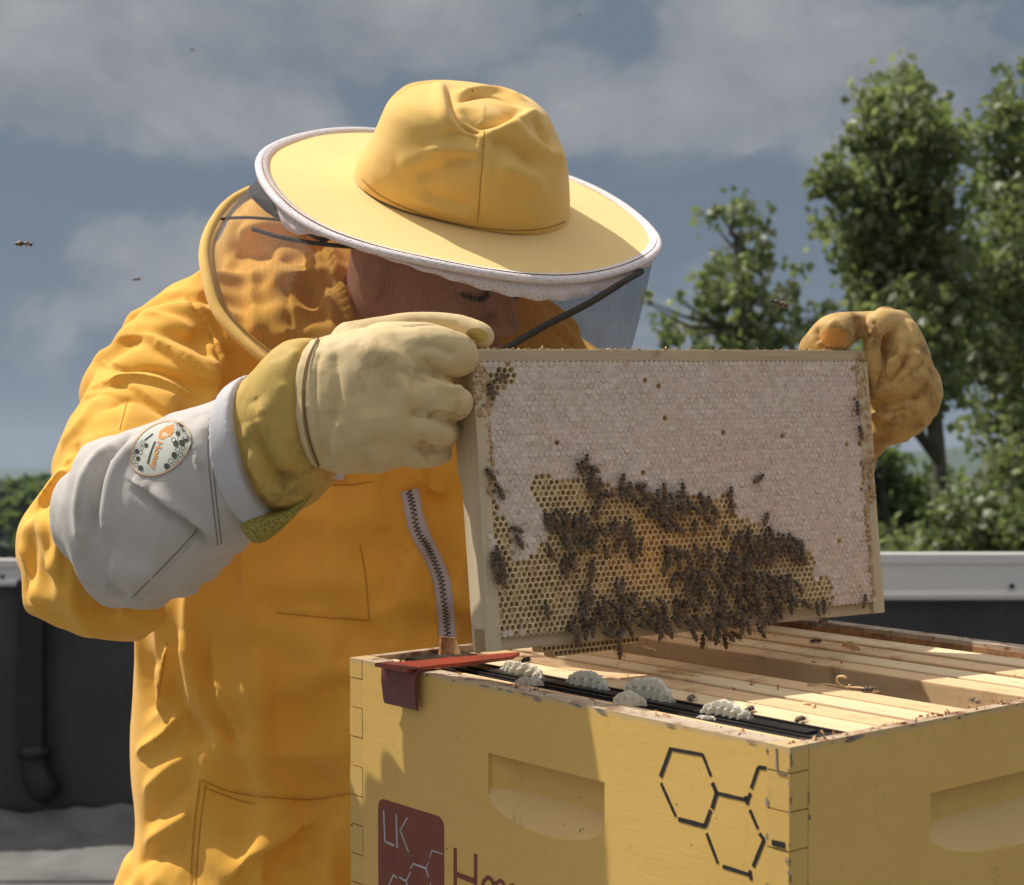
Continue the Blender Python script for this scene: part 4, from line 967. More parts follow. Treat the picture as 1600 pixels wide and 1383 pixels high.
def cones(chain, seg=20, sub=6):
    """round limb through (px, py, depth, radius)"""
    K = catmull([(*P(a, b, c), r) for a, b, c, r in chain], sub); mb = MB()
    pts = [Vector(k[:3]) for k in K]; rad = [k[3] for k in K]
    t0 = (pts[0] - pts[1]).normalized(); t1 = (pts[-1] - pts[-2]).normalized(); A, B_ = [], []
    for k in range(1, 6):
        a = R(90 * k / 6); A.append((pts[0] + t0 * rad[0] * math.sin(a), rad[0] * math.cos(a))); B_.append((pts[-1] + t1 * rad[-1] * math.sin(a), rad[-1] * math.cos(a)))
    allp = A[::-1] + list(zip(pts, rad)) + B_
    mb.tube([p for p, _ in allp], [r for _, r in allp], seg, up=(0, 0, 1)); return np.array(mb.v), mb.f
def ellipsoid(c, rx, ry, rz, M=None, seg=28):
    v = []; n = seg // 2
    for i in range(1, n):
        for k in range(seg):
            a, b = math.pi * i / n, 2 * math.pi * k / seg; v.append((rx * math.sin(a) * math.cos(b), ry * math.sin(a) * math.sin(b), rz * math.cos(a)))
    f = [((i) * seg + k, (i + 1) * seg + k, (i + 1) * seg + (k + 1) % seg, i * seg + (k + 1) % seg) for i in range(n - 2) for k in range(seg)]
    f.append(tuple(range(seg))); f.append(tuple((n - 2) * seg + k for k in range(seg))[::-1]); v = np.array(v)
    if M is not None: v = v @ np.array(M).T
    return v + np.array(c), f
def fix_orient(v, f):
    """make a closed piece face outwards"""
    vol = 0
    for q in f:
        a = v[q[0]]
        for i in range(1, len(q) - 1): vol += np.dot(a, np.cross(v[q[i]], v[q[i + 1]]))
    return v, (f if vol > 0 else [tuple(q[::-1]) for q in f])
def fuse(pieces, voxel, smooth=3, lam=.5):
    """join closed pieces, voxel remesh, relax; returns vertices and quads"""
    V, F, n = [], [], 0
    for v, f in pieces:
        v, f = fix_orient(np.asarray(v), f); V.append(v); F += [tuple(i + n for i in q) for q in f]; n += len(v)
    me = bpy.data.meshes.new('tmp'); me.from_pydata([tuple(p) for p in np.concatenate(V)], [], F)
    o = bpy.data.objects.new('tmp', me); COL.objects.link(o)
    md = o.modifiers.new('r', 'REMESH'); md.mode = 'VOXEL'; md.voxel_size = voxel; md.adaptivity = 0
    bpy.context.view_layer.update(); ev = o.evaluated_get(bpy.context.evaluated_depsgraph_get()); m2 = ev.to_mesh()
    v = np.empty(len(m2.vertices) * 3, np.float32); m2.vertices.foreach_get('co', v); v = v.reshape(-1, 3).astype(np.float64)
    li = np.empty(len(m2.loops), np.int32); m2.loops.foreach_get('vertex_index', li)
    f = li.reshape(-1, 4) if len(li) == 4 * len(m2.polygons) else None
    if f is None: f = [tuple(p.vertices) for p in m2.polygons]
    ev.to_mesh_clear(); bpy.data.objects.remove(o); bpy.data.meshes.remove(me)
    return relax(v, f, smooth, lam), f
def edges_of(f):
    f = np.asarray(f); e = np.concatenate([f[:, [i, (i + 1) % f.shape[1]]] for i in range(f.shape[1])]); return np.unique(np.sort(e, 1), axis=0)
def relax(v, f, it=3, lam=.5, w=None):
    e = edges_of(f); n = len(v); deg = np.bincount(e.ravel(), minlength=n).astype(float)[:, None]; deg[deg == 0] = 1
    for _ in range(it):
        s_ = np.stack([np.bincount(e[:, 0], v[e[:, 1], k], n) + np.bincount(e[:, 1], v[e[:, 0], k], n) for k in range(3)], 1)
        d = (s_ / deg - v) * lam; v = v + (d if w is None else d * w[:, None])
    return v
def normals(v, f):
    f = np.asarray(f); a = v[f[:, 2]] - v[f[:, 0]]; b = v[f[:, -1]] - v[f[:, 1]]; fn = np.cross(a, b); n = np.zeros_like(v)
    for k in range(f.shape[1]):
        for c in range(3): n[:, c] += np.bincount(f[:, k], fn[:, c], len(v))
    return n / (np.linalg.norm(n, axis=1)[:, None] + 1e-12)
def lift(v, nrm, pix, px, rad=7):
    """the nearest visible surface vertex under a photo pixel"""
    d2 = (pix[:, 0] - px[0]) ** 2 + (pix[:, 1] - px[1]) ** 2; m_ = np.where((d2 < rad * rad) & (nrm[:, 1] < .25))[0]
    if not len(m_):
        m_ = np.array([np.argmin(d2 + (nrm[:, 1] > .25) * 1e5)])
    dm = v[m_, 1]; near = m_[dm < dm.min() + .02]; return v[near[np.argmin(d2[near])]], near[np.argmin(d2[near])]
def folds(v, f, strokes, scale=1.0):
    """strokes: (kind, width mm, height mm, [(px,py)...]); ridge / valley / step (cloth lies higher left of the stroke's way)"""
    nrm = normals(v, f); pix = proj(v); disp = np.zeros(len(v))
    for kind, w, a, pts in strokes:
        w *= .001; a *= .001 * scale; K = []
        pts = catmull(np.array(pts, float), 4) if len(pts) > 2 else np.array([np.array(pts[0]) * (1 - t) + np.array(pts[1]) * t for t in np.linspace(0, 1, 7)])
        for p in pts: K.append(lift(v, nrm, pix, p)[0])
        K = np.array(K)
        if len(K) > 4: K[1:-1] = (K[:-2] + K[1:-1] * 2 + K[2:]) / 4
        lo, hi = K.min(0) - 4 * w, K.max(0) + 4 * w; idx = np.where(np.all((v > lo) & (v < hi), 1))[0]
        if not len(idx): continue
        q = v[idx]; best = np.full(len(q), 1e9); sg = np.zeros(len(q)); tt = np.zeros(len(q)); nseg = len(K) - 1
        for i in range(nseg):
            A, B_ = K[i], K[i + 1]; d = B_ - A; L2 = d.dot(d) + 1e-12; t = np.clip(((q - A) @ d) / L2, 0, 1)
            r_ = q - (A + t[:, None] * d); dd = np.linalg.norm(r_, axis=1); m_ = dd < best
            s_ = np.einsum('ij,ij->i', np.cross(np.broadcast_to(d, q.shape), nrm[idx]), r_)
            best[m_] = dd[m_]; sg[m_] = -np.sign(s_[m_]); tt[m_] = ((i + t) / nseg)[m_]
        fade = np.clip(np.minimum(tt, 1 - tt) * 5 + .12, 0, 1); x = best / w
        if kind == 'ridge': g_ = np.exp(-x * x)
        elif kind == 'valley': g_ = -np.exp(-(x ** 1.3))
        elif kind == 'sharp': g_ = -np.exp(-x * 1.6)
        elif kind == 'step': g_ = np.tanh(best * sg / .0014) * np.exp(-x) * .5
        elif kind == 'fold':  g_ = np.exp(-x * x) * np.where(sg > 0, 1, .25) - .35 * np.exp(-((best * -sg / w - .7) / .5) ** 2)
        disp[idx] += a * g_ * fade
    return v + nrm * disp[:, None]
def wrinkle(v, f, amp, scale, seed=0, stretch=(1, 1, 1), sharp=True):
    nrm = normals(v, f); q = v * np.array(stretch); q = q + .03 * np.stack([vnoise(v, 7, seed + k) for k in (1, 2, 3)], 1)
    a = fbm(q, scale, 3, seed); h = (1 - np.abs(a) * 2.2) if sharp else a
    return v + nrm * (amp * h)[:, None]
def buckle(v, f, eps, it=120, kb=.03, ks=.22, seed=0, noise=.0012, nscale=28, maxd=.02, mask=None):
    """loose cloth: every edge wants to be longer than the form allows, so the skin buckles into folds.
    eps(mid, dir) -> excess length of each edge; kb pulls back to the form, ks resists bending"""
    f = np.asarray(f); n = len(v); base = v.copy(); nr0 = normals(v, f)
    E = np.concatenate((edges_of(f), f[:, [0, 2]], f[:, [1, 3]])) ; d = v[E[:, 1]] - v[E[:, 0]]; L0 = np.linalg.norm(d, axis=1) + 1e-9
    L = L0 * (1 + eps((v[E[:, 0]] + v[E[:, 1]]) / 2, d / L0[:, None])); deg = np.bincount(E.ravel(), minlength=n)[:, None].astype(float)
    e4 = edges_of(f); dg4 = np.bincount(e4.ravel(), minlength=n)[:, None].astype(float)
    p = v + nr0 * (noise * fbm(v, nscale, 3, seed))[:, None]
    def lap(q): return np.stack([np.bincount(e4[:, 0], q[e4[:, 1], k], n) + np.bincount(e4[:, 1], q[e4[:, 0], k], n) for k in range(3)], 1) / dg4 - q
    for i in range(it):
        d = p[E[:, 1]] - p[E[:, 0]]; l = np.linalg.norm(d, axis=1) + 1e-9; c = d * ((l - L) / l * .5)[:, None]
        a = np.stack([np.bincount(E[:, 0], c[:, k], n) - np.bincount(E[:, 1], c[:, k], n) for k in range(3)], 1) / deg * 1.9
        p = p + a; dl = lap(p); p = p - ks * lap(dl) * .5
        off = p - base; nn_ = np.einsum('ij,ij->i', off, nr0)[:, None] * nr0; p = p - kb * nn_ - min(.3, kb * 5) * (off - nn_)
    off = p - base; h = np.einsum('ij,ij->i', off, nr0); hs = h.copy()
    for i in range(14): hs = hs + .6 * ((np.bincount(e4[:, 0], hs[e4[:, 1]], n) + np.bincount(e4[:, 1], hs[e4[:, 0]], n)) / dg4[:, 0] - hs)
    off = off - nr0 * (hs * .9)[:, None]; m_ = np.linalg.norm(off, axis=1)[:, None] + 1e-9; off = off / m_ * maxd * np.tanh(m_ / maxd)
    if mask is not None: off = off * mask[:, None]
    return base + off
def axis_eps(rules, e0, patch=6.5):
    """rules: (a, b, radius, along, across): excess lengths near the line a-b, along it and round it"""
    def fn(mid, t):
        e = np.full(len(mid), e0)
        for a, b, rad, al, ac in rules:
            d = b - a; L2 = d.dot(d); s_ = np.clip(((mid - a) @ d) / L2, 0, 1); r_ = np.linalg.norm(mid - a - s_[:, None] * d, axis=1)
            w = np.clip(1.4 - r_ / rad, 0, 1); c = (t @ (d / math.sqrt(L2))) ** 2; e = e * (1 - w) + w * (al * c + ac * (1 - c))
        if patch: e = e * np.clip(.85 + 1.5 * vnoise(mid, patch, 91), .08, 2.2)
        return e
    return fn
def bvh_of(v, f): return BVHTree.FromPolygons([Vector(p) for p in v], [tuple(int(i) for i in q) for q in f])
def ray_px(bvh, px, py):
    d = Vector(P(px, py, 1.0) - CAMP).normalized(); h = bvh.ray_cast(Vector(CAMP), d)
    return h[0], h[1]
def decal(name, bvh, v2, faces, m_, parent, off=.0008, thick=0, smooth=True, **props):
    """cloth piece sewn on a surface: photo points dropped on it and raised by off metres"""
    out = []; last = None
    for p in v2:
        h, n_ = ray_px(bvh, p[0], p[1])
        if h is None:
            if last is None: last = (Vector(P(p[0], p[1], 1.7)), Vector((0, -1, 0)))
            out.append(P(p[0], p[1], last[0].y)); continue
        if n_.y > 0: n_ = -n_
        out.append(h + n_ * off); last = (h, n_)
    return obj(name, np.array([tuple(o_) for o_ in out]), faces, m_, parent, smooth, **props)
def ribbon2(pts, w, sub=8, cross=3):
    """flat ribbon in photo pixels -> grid points and faces"""
    K = catmull(np.array([(*p, w if len(p) < 3 else 0) if len(p) < 3 else p for p in pts], float), sub); t = np.gradient(K[:, :2], axis=0); t /= np.linalg.norm(t, axis=1)[:, None]
    nn = np.stack((-t[:, 1], t[:, 0]), 1); v = []
    for k, n_ in zip(K, nn):
        for j in range(cross + 1): v.append(k[:2] + n_ * k[2] * (j / cross - .5))
    c = cross + 1; f = [(i * c + j, i * c + j + 1, (i + 1) * c + j + 1, (i + 1) * c + j) for i in range(len(K) - 1) for j in range(cross)]
    return v, f

class Field:
    """signed distance grid with smooth joins, turned into one skin by surface nets"""
    def __init__(s, lo, hi, vox):
        s.lo = np.array(lo, float); s.vox = vox; s.n = np.ceil((np.array(hi) - s.lo) / vox).astype(int) + 1
        s.d = np.full(s.n, .05, np.float32)
    def sl(s, lo, hi, pad):
        a = np.clip(((np.array(lo) - pad - s.lo) / s.vox).astype(int), 0, s.n - 1); b = np.clip(((np.array(hi) + pad - s.lo) / s.vox).astype(int) + 2, 1, s.n)
        g_ = [(s.lo[i] + s.vox * np.arange(a[i], b[i])) for i in range(3)]
        return tuple(slice(a[i], b[i]) for i in range(3)), g_[0][:, None, None], g_[1][None, :, None], g_[2][None, None, :]
    def put(s, sl, d, k, sub):
        o = s.d[sl]; d = d.astype(np.float32)
        if sub: h = np.clip(.5 - .5 * (o + d) / k, 0, 1); s.d[sl] = o * (1 - h) - d * h + k * h * (1 - h)
        else: h = np.clip(.5 + .5 * (d - o) / k, 0, 1); s.d[sl] = d * (1 - h) + o * h - k * h * (1 - h)
    def ball(s, c, r, axes=None, k=.01, sub=False):
        """ellipsoid: centre, radii, axes as rows"""
        c = np.array(c); r = np.array(r, float); A = np.eye(3) if axes is None else np.array(axes); m_ = np.max(r)
        sl, x, y, z = s.sl(c - m_, c + m_, k * 2.5 + .02); x, y, z = x - c[0], y - c[1], z - c[2]
        q = [(A[i, 0] * x + A[i, 1] * y + A[i, 2] * z) / r[i] for i in range(3)]; k0 = np.sqrt(q[0] ** 2 + q[1] ** 2 + q[2] ** 2) + 1e-6
        k1 = np.sqrt((q[0] / r[0]) ** 2 + (q[1] / r[1]) ** 2 + (q[2] / r[2]) ** 2) + 1e-6
        s.put(sl, k0 * (k0 - 1) / k1, k, sub)
    def limb(s, a, b, ra, rb, k=.01, sub=False):
        a, b = np.array(a), np.array(b); m_ = max(ra, rb); sl, x, y, z = s.sl(np.minimum(a, b) - m_, np.maximum(a, b) + m_, k * 2.5 + .02)
        d = b - a; t = np.clip(((x - a[0]) * d[0] + (y - a[1]) * d[1] + (z - a[2]) * d[2]) / d.dot(d), 0, 1)
        s.put(sl, np.sqrt((x - a[0] - t * d[0]) ** 2 + (y - a[1] - t * d[1]) ** 2 + (z - a[2] - t * d[2]) ** 2) - (ra + (rb - ra) * t), k, sub)
    def skin(s):
        D = s.d; n = np.array(D.shape); ins = D < 0
        cn = n - 1; cnt = np.zeros(cn, np.int8)
        for dx in (0, 1):
            for dy in (0, 1):
                for dz in (0, 1): cnt += ins[dx:dx + cn[0], dy:dy + cn[1], dz:dz + cn[2]]
        act = np.argwhere((cnt > 0) & (cnt < 8)); idx = -np.ones(cn, np.int32); idx[tuple(act.T)] = np.arange(len(act))
        acc = np.zeros((len(act), 3)); num = np.zeros(len(act)); cor = [np.array((a, b, c)) for a in (0, 1) for b in (0, 1) for c in (0, 1)]
        for ax in range(3):
            for c0 in cor:
                if c0[ax]: continue
                c1 = c0.copy(); c1[ax] = 1; d0 = D[tuple((act + c0).T)].astype(float); d1 = D[tuple((act + c1).T)].astype(float); m_ = (d0 < 0) != (d1 < 0)
                t = np.where(m_, d0 / np.where(m_, d0 - d1, 1), 0); p = np.tile(c0.astype(float), (len(act), 1)); p[:, ax] += t; acc[m_] += p[m_]; num[m_] += 1
        v = s.lo + (act + acc / num[:, None]) * s.vox; F = []
        for ax in range(3):
            o = [(ax + 1) % 3, (ax + 2) % 3]; a0 = [slice(None)] * 3; a1 = [slice(None)] * 3; a0[ax] = slice(0, -1); a1[ax] = slice(1, None)
            ch = ins[tuple(a0)] != ins[tuple(a1)]; e = np.argwhere(ch); e = e[(e[:, o[0]] > 0) & (e[:, o[1]] > 0) & (e[:, o[0]] < cn[o[0]]) & (e[:, o[1]] < cn[o[1]])]
            q = []
            for (i, j) in ((1, 1), (0, 1), (0, 0), (1, 0)):
                c = e.copy(); c[:, o[0]] -= i; c[:, o[1]] -= j; q.append(idx[tuple(c.T)])
            q = np.stack(q, 1); fl = ins[tuple(e.T)]; q[~fl] = q[~fl][:, ::-1]; F.append(q)
        return v, np.concatenate(F)
def subdiv(v, f, lv=1):
    me = bpy.data.meshes.new('tmp'); me.from_pydata([tuple(p) for p in v], [], [tuple(int(i) for i in q) for q in f])
    o = bpy.data.objects.new('tmp', me); COL.objects.link(o); md = o.modifiers.new('s', 'SUBSURF'); md.levels = lv; md.render_levels = lv
    bpy.context.view_layer.update(); m2 = o.evaluated_get(bpy.context.evaluated_depsgraph_get()).to_mesh()
    w = np.empty(len(m2.vertices) * 3, np.float32); m2.vertices.foreach_get('co', w); li = np.empty(len(m2.loops), np.int32); m2.loops.foreach_get('vertex_index', li)
    w = w.reshape(-1, 3).astype(np.float64); li = li.reshape(-1, 4); bpy.data.objects.remove(o); bpy.data.meshes.remove(me); return w, li
def cloth(pieces, vox, r1, r2, r3, seed=1, kb=(.008, .012, .03), ks=(.10, .07, .05), it=(90, 70, 25), wl=1.0, levels=3, patch=6.5):
    """closed pieces fused coarse, then let loose three times, each time finer: big folds, small folds, creases"""
    v, f = fuse(pieces, vox, 1, .5); q = vox / .02
    for i, (rules, e0) in enumerate((r1, r2, r3)[:levels]):
        v = buckle(v, f, axis_eps(rules, e0, patch), it[i], kb[i], ks[i], seed + 2 * i, (.010, .003, .0008)[i] * q, (6, 12, 26)[i] / q, maxd=(.03, .018, .006)[i] * q)
        v, f = subdiv(v, f)
    return v, f
# ================================================================== the beekeeper
def fabric(name, c1, c2, rough=.85, weave=1500, dirt=None, sheen=.15, trans=0.0, soft=40, bstr=.25, crz=13, crd=.0022):
    m_, k, bs, out = material(name)
    oc = k.new('ShaderNodeTexCoord').outputs['Object']
    n_ = k.noise(oc, 6, 5, .6); n2_ = k.noise(oc, soft, 4, .6)
    c = k.mix(k.ramp(k.m('ADD', k.m('MULTIPLY', n_, .6), k.m('MULTIPLY', n2_, .4)), ((.36, 0), (.64, 1))), c1, c2)
    if dirt: c = k.mix(k.m('MULTIPLY', k.ramp(k.noise(oc, dirt[1], 6, .68, .4), ((dirt[2], 0), (dirt[3], 1))), dirt[4] if len(dirt) > 4 else 1.0), c, dirt[0])
    k.l.new(c, bs.inputs['Base Color']); bs.inputs['Roughness'].default_value = rough; bs.inputs['Specular IOR Level'].default_value = .15; bs.inputs['Sheen Weight'].default_value = sheen
    w = k.new('ShaderNodeTexNoise'); k.l.new(k.mapping(oc, scale=(1, 1, .35)), w.inputs['Vector']); w.inputs['Scale'].default_value = weave; w.inputs['Detail'].default_value = 2
    rg = k.new('ShaderNodeTexNoise', noise_type='RIDGED_MULTIFRACTAL'); k.l.new(k.mapping(oc, scale=(1, 1, .7), rot=(.3, .2, .5)), rg.inputs['Vector']); rg.inputs['Scale'].default_value = crz; rg.inputs['Detail'].default_value = 3; rg.inputs['Roughness'].default_value = .4; rg.inputs['Distortion'].default_value = .5
    b0 = k.new('ShaderNodeBump', i_Height=rg.outputs[0], i_Strength=.5, i_Distance=crd)
    b1 = k.new('ShaderNodeBump', i_Height=k.noise(oc, 55, 4, .6, .6), i_Strength=.35, i_Distance=.0014); k.l.new(b0.outputs[0], b1.inputs['Normal'])
    b2 = k.new('ShaderNodeBump', i_Height=w.outputs[0], i_Strength=bstr, i_Distance=.0003); k.l.new(b1.outputs[0], b2.inputs['Normal']); k.l.new(b2.outputs[0], bs.inputs['Normal'])
    if trans:
        tr = k.new('ShaderNodeBsdfTranslucent', i_Color=c); mx = k.new('ShaderNodeMixShader', i_0=trans); k.l.new(bs.outputs[0], mx.inputs[1]); k.l.new(tr.outputs[0], mx.inputs[2]); k.l.new(mx.outputs[0], out.inputs[0])
    return m_
m_suit = fabric('yellow_cotton', (.89, .495, .088), (.85, .445, .068), dirt=((.55, .25, .05), 9, .56, .78, .5))
m_hat = fabric('pale_yellow_cotton', (.84, .545, .165), (.80, .505, .140), sheen=.2, dirt=((.72, .42, .12), 14, .58, .8, .5))
m_brim = fabric('pale_brim_cotton', (.88, .645, .265), (.86, .615, .24), sheen=.2)
m_canvas = fabric('grey_canvas', (.60, .555, .515), (.52, .485, .455), weave=700, bstr=.5, dirt=((.27, .25, .22), 12, .56, .76, .6))
m_band = fabric('white_tape', (.60, .585, .61), (.54, .525, .54), weave=900)
m_leath = fabric('cream_leather', (.72, .565, .315), (.64, .485, .25), rough=.6, weave=900, sheen=.05, dirt=((.36, .25, .12), 30, .54, .72, .6), bstr=.3, crz=38, crd=.0016)
m_leathy = fabric('mustard_leather', (.60, .415, .12), (.52, .35, .09), rough=.6, weave=900, sheen=.05, dirt=((.20, .14, .05), 24, .52, .70, .8), bstr=.3, crz=34, crd=.0018)
m_leatho = fabric('stained_leather', (.64, .43, .165), (.52, .32, .10), rough=.55, weave=900, sheen=.05, dirt=((.20, .09, .03), 28, .48, .66, .85), bstr=.3, crz=36, crd=.0020)
m_vent = simple('vent_mesh', (.46, .38, .07), (.20, .155, .04), 800, .7, 700, .0012, ramp=(.46, .54))
m_skin, k, bs, out = material('skin')
oc = k.new('ShaderNodeTexCoord').outputs['Object']
c = k.mix(k.ramp(k.noise(oc, 22, 4, .6), ((.35, 0), (.68, 1))), (.62, .34, .24), (.52, .26, .18)); c = k.mix(k.m('MULTIPLY', k.ramp(k.noise(oc, 700, 2, .5), ((.55, 0), (.7, 1))), .3), c, (.22, .11, .08))
k.l.new(c, bs.inputs['Base Color']); bs.inputs['Roughness'].default_value = .52; bs.inputs['Subsurface Weight'].default_value = .12; bs.inputs['Subsurface Radius'].default_value = (1, .35, .2); bs.inputs['Subsurface Scale'].default_value = .006
bump(k, bs, k.noise(oc, 600, 4, .6), .35, .0005)
m_hair = simple('dark_hair', (.025, .018, .014), (.05, .035, .025), 300, .7, 900, .0012, stretch=(1, 1, .3))
m_strip = simple('black_tape', (.045, .036, .028), (.03, .025, .02), 60, .7, 900, .0004)

person = empty('person', loc=(0, 0, 0), label='beekeeper in yellow jacket, veiled hat and long gloves bending over the comb', category='person')

# ---- body: one skin
nUp = np.array((.21, -.33, .92)); nUp /= np.linalg.norm(nUp)
Fw = np.array((.76, -.52, -.36)); Fw -= nUp * Fw.dot(nUp); Fw /= np.linalg.norm(Fw); Sd = np.cross(Fw, nUp)      # Sd: his right, towards the camera
HC = P(744, 448, 1.690) - Fw * .088 - Sd * .031; AX = np.array((Fw, Sd, nUp))
def hd(f, s, u): return HC + Fw * f + Sd * s + nUp * u
fl = Field((-.62, 1.36, .62), (.40, 2.0, 1.60), .0026)
fl.ball(hd(.000, 0, .004), (.088, .072, .072), AX, .02)
fl.ball(hd(.022, 0, -.045), (.068, .058, .085), AX, .03); fl.ball(hd(.055, 0, -.085), (.035, .036, .035), AX, .03)
for s_ in (-1, 1):
    fl.ball(hd(.050, s_ * .040, -.030), (.032, .024, .030), AX, .02)                    # cheek
    fl.ball(hd(.078, s_ * .032, .020), (.021, .026, .009), AX, .010)                    # brow
    fl.ball(hd(.091, s_ * .032, .000), (.014, .020, .0125), AX, .005, True)             # socket
    fl.ball(hd(.0765, s_ * .031, -.001), (.0140, .0160, .0118), AX, .002)                # lowered eyelid over the eye
    fl.ball(hd(-.006, s_ * .076, -.012), (.017, .008, .031), AX, .006)                  # ear
    fl.ball(hd(-.001, s_ * .087, -.008), (.009, .006, .018), AX, .004, True)
    fl.ball(hd(.004, s_ * .078, -.018), (.005, .006, .008), AX, .004)
    fl.ball(hd(.100, s_ * .012, -.040), (.010, .009, .008), AX, .007)
fl.limb(hd(.091, 0, .008), hd(.112, 0, -.034), .008, .0125, .010)
fl.ball(hd(.092, 0, -.064), (.012, .024, .0065), AX, .006); fl.ball(hd(.090, 0, -.074), (.012, .021, .007), AX, .006); fl.ball(hd(.102, 0, -.069), (.010, .024, .0012), AX, .003, True)
ch = P(520, 700, 1.84)
fl.limb(hd(-.030, 0, -.06), P(560, 570, 1.87), .056, .055, .03); fl.limb(P(560, 570, 1.87), ch, .055, .08, .05)
fl.ball(ch, (.12, .07, .12), None, .05); fl.ball(P(510, 900, 1.86), (.12, .075, .20), None, .06); fl.ball(P(500, 1080, 1.87), (.12, .075, .20), None, .06)
fl.limb(P(300, 580, 1.79), P(150, 860, 1.57), .036, .032, .04); fl.limb(P(330, 610, 1.82), ch, .035, .06, .04)
fl.limb(P(150, 860, 1.57), P(470, 640, 1.43), .034, .022, .02); fl.ball(P(560, 620, 1.395), (.034, .018, .028), None, .02)
fl.limb(P(800, 640, 1.90), ch, .055, .09, .05); fl.limb(P(800, 640, 1.90), P(1130, 850, 1.79), .05, .04, .03); fl.limb(P(1130, 850, 1.79), P(1335, 720, 1.69), .036, .018, .02); fl.limb(P(1335, 720, 1.69), P(1400, 590, 1.635), .016, .02, .01)
bv, bf = fl.skin(); bv = relax(bv, bf, 1, .4)
obj('body', bv, bf, m_skin, person)
def hairline(name, pts, rad, n=120, L_=.007, dr=(0, 0, 0), label=None):
    r = np.random.RandomState(3); mb = MB(); K = catmull(np.array(pts), 8)
    for i in range(n):
        p = K[r.randint(len(K))] + r.normal(size=3) * rad; q = p + np.array(dr) * L_ + r.normal(size=3) * .0008
        mb.tube([p, (p + q) / 2 + r.normal(size=3) * .0003, q], [.00035, .0003, .0001], 3, caps=False)
    return mb.build(name, m_hair, person, smooth=True)
hairline('eyebrow', [hd(.1005, .012, .014), hd(.100, .026, .019), hd(.091, .040, .018), hd(.078, .050, .011)], .0016, 380, .009, Sd * .6 - Fw * .4)
hairline('eyebrow', [hd(.099, -.014, .016), hd(.099, -.026, .021), hd(.090, -.040, .021)], .0016, 160, .009, -Sd * .6 - Fw * .4)
for sg in (1, -1):
    hairline('eyelash', [hd(.0900, sg * .015, -.0060), hd(.0925, sg * .030, -.0095), hd(.0835, sg * .046, -.0065)], .0005, 150, .0065, Fw * .6 - nUp * .6)

# ---- jacket
torso = loft([(160, 1560, 830, 1560, 1.87, .16), (188, 1383, 800, 1383, 1.87, .155), (214, 1300, 790, 1300, 1.87, .15), (207, 1200, 780, 1200, 1.87, .145), (208, 1100, 778, 1100, 1.865, .142), (214, 985, 785, 985, 1.86, .142),
              (222, 880, 810, 880, 1.855, .143), (215, 770, 850, 770, 1.85, .14), (205, 680, 900, 690, 1.845, .135), (225, 600, 930, 620, 1.845, .125), (262, 535, 925, 560, 1.85, .110), (315, 478, 880, 505, 1.86, .09), (400, 425, 760, 450, 1.88, .065)], 6, 64, 2.25)
uarm = loft([(300, 455, 470, 600, 1.83, .06), (225, 490, 420, 640, 1.80, .075), (160, 562, 385, 690, 1.755, .078), (118, 640, 335, 745, 1.70, .075), (88, 700, 300, 790, 1.65, .070), (72, 770, 275, 850, 1.61, .066), (32, 850, 262, 915, 1.575, .064), (40, 920, 250, 950, 1.555, .060), (85, 962, 235, 972, 1.55, .045)], 6, 48, 2.1)
farm = loft([(60, 850, 130, 975, 1.575, .050), (140, 745, 215, 962, 1.54, .058), (250, 690, 320, 900, 1.49, .052), (350, 650, 400, 830, 1.455, .042)], 5, 40)
sar = loft([(760, 560, 700, 800, 1.90, .09), (900, 560, 840, 830, 1.92, .085), (1010, 640, 950, 900, 1.88, .075), (1110, 740, 1040, 950, 1.83, .07), (1200, 800, 1120, 960, 1.79, .066), (1240, 800, 1200, 930, 1.77, .06)], 5, 40)
sar2 = loft([(1100, 800, 1180, 950, 1.80, .055), (1180, 740, 1265, 900, 1.755, .05), (1260, 700, 1330, 840, 1.72, .045)], 5, 32)
hood = ellipsoid(P(456, 434, 1.905), .086, .075, .110, None)
hood2 = ellipsoid(P(585, 420, 1.955), .12, .065, .10, None)
collar_l = cones([(322, 432, 1.80, .014), (318, 470, 1.80, .02), (350, 530, 1.80, .03)])
SHo, ELb, WRi = P(290, 560, 1.79), P(140, 880, 1.57), P(560, 640, 1.40); T0, T1 = P(500, 620, 1.86), P(500, 1500, 1.87)
jv, jf = cloth([torso, uarm, farm, sar, sar2, hood, hood2, collar_l], .0215, ([(T0, T1, .26, .16, .22), (SHo, ELb, .12, .22, .16)], .10), ([(T0, T1, .26, .10, .14), (SHo, ELb, .12, .10, .07)], .06), ([(T0, T1, .26, .03, .04), (SHo, ELb, .12, .04, .03)], .03), 5, patch=5)
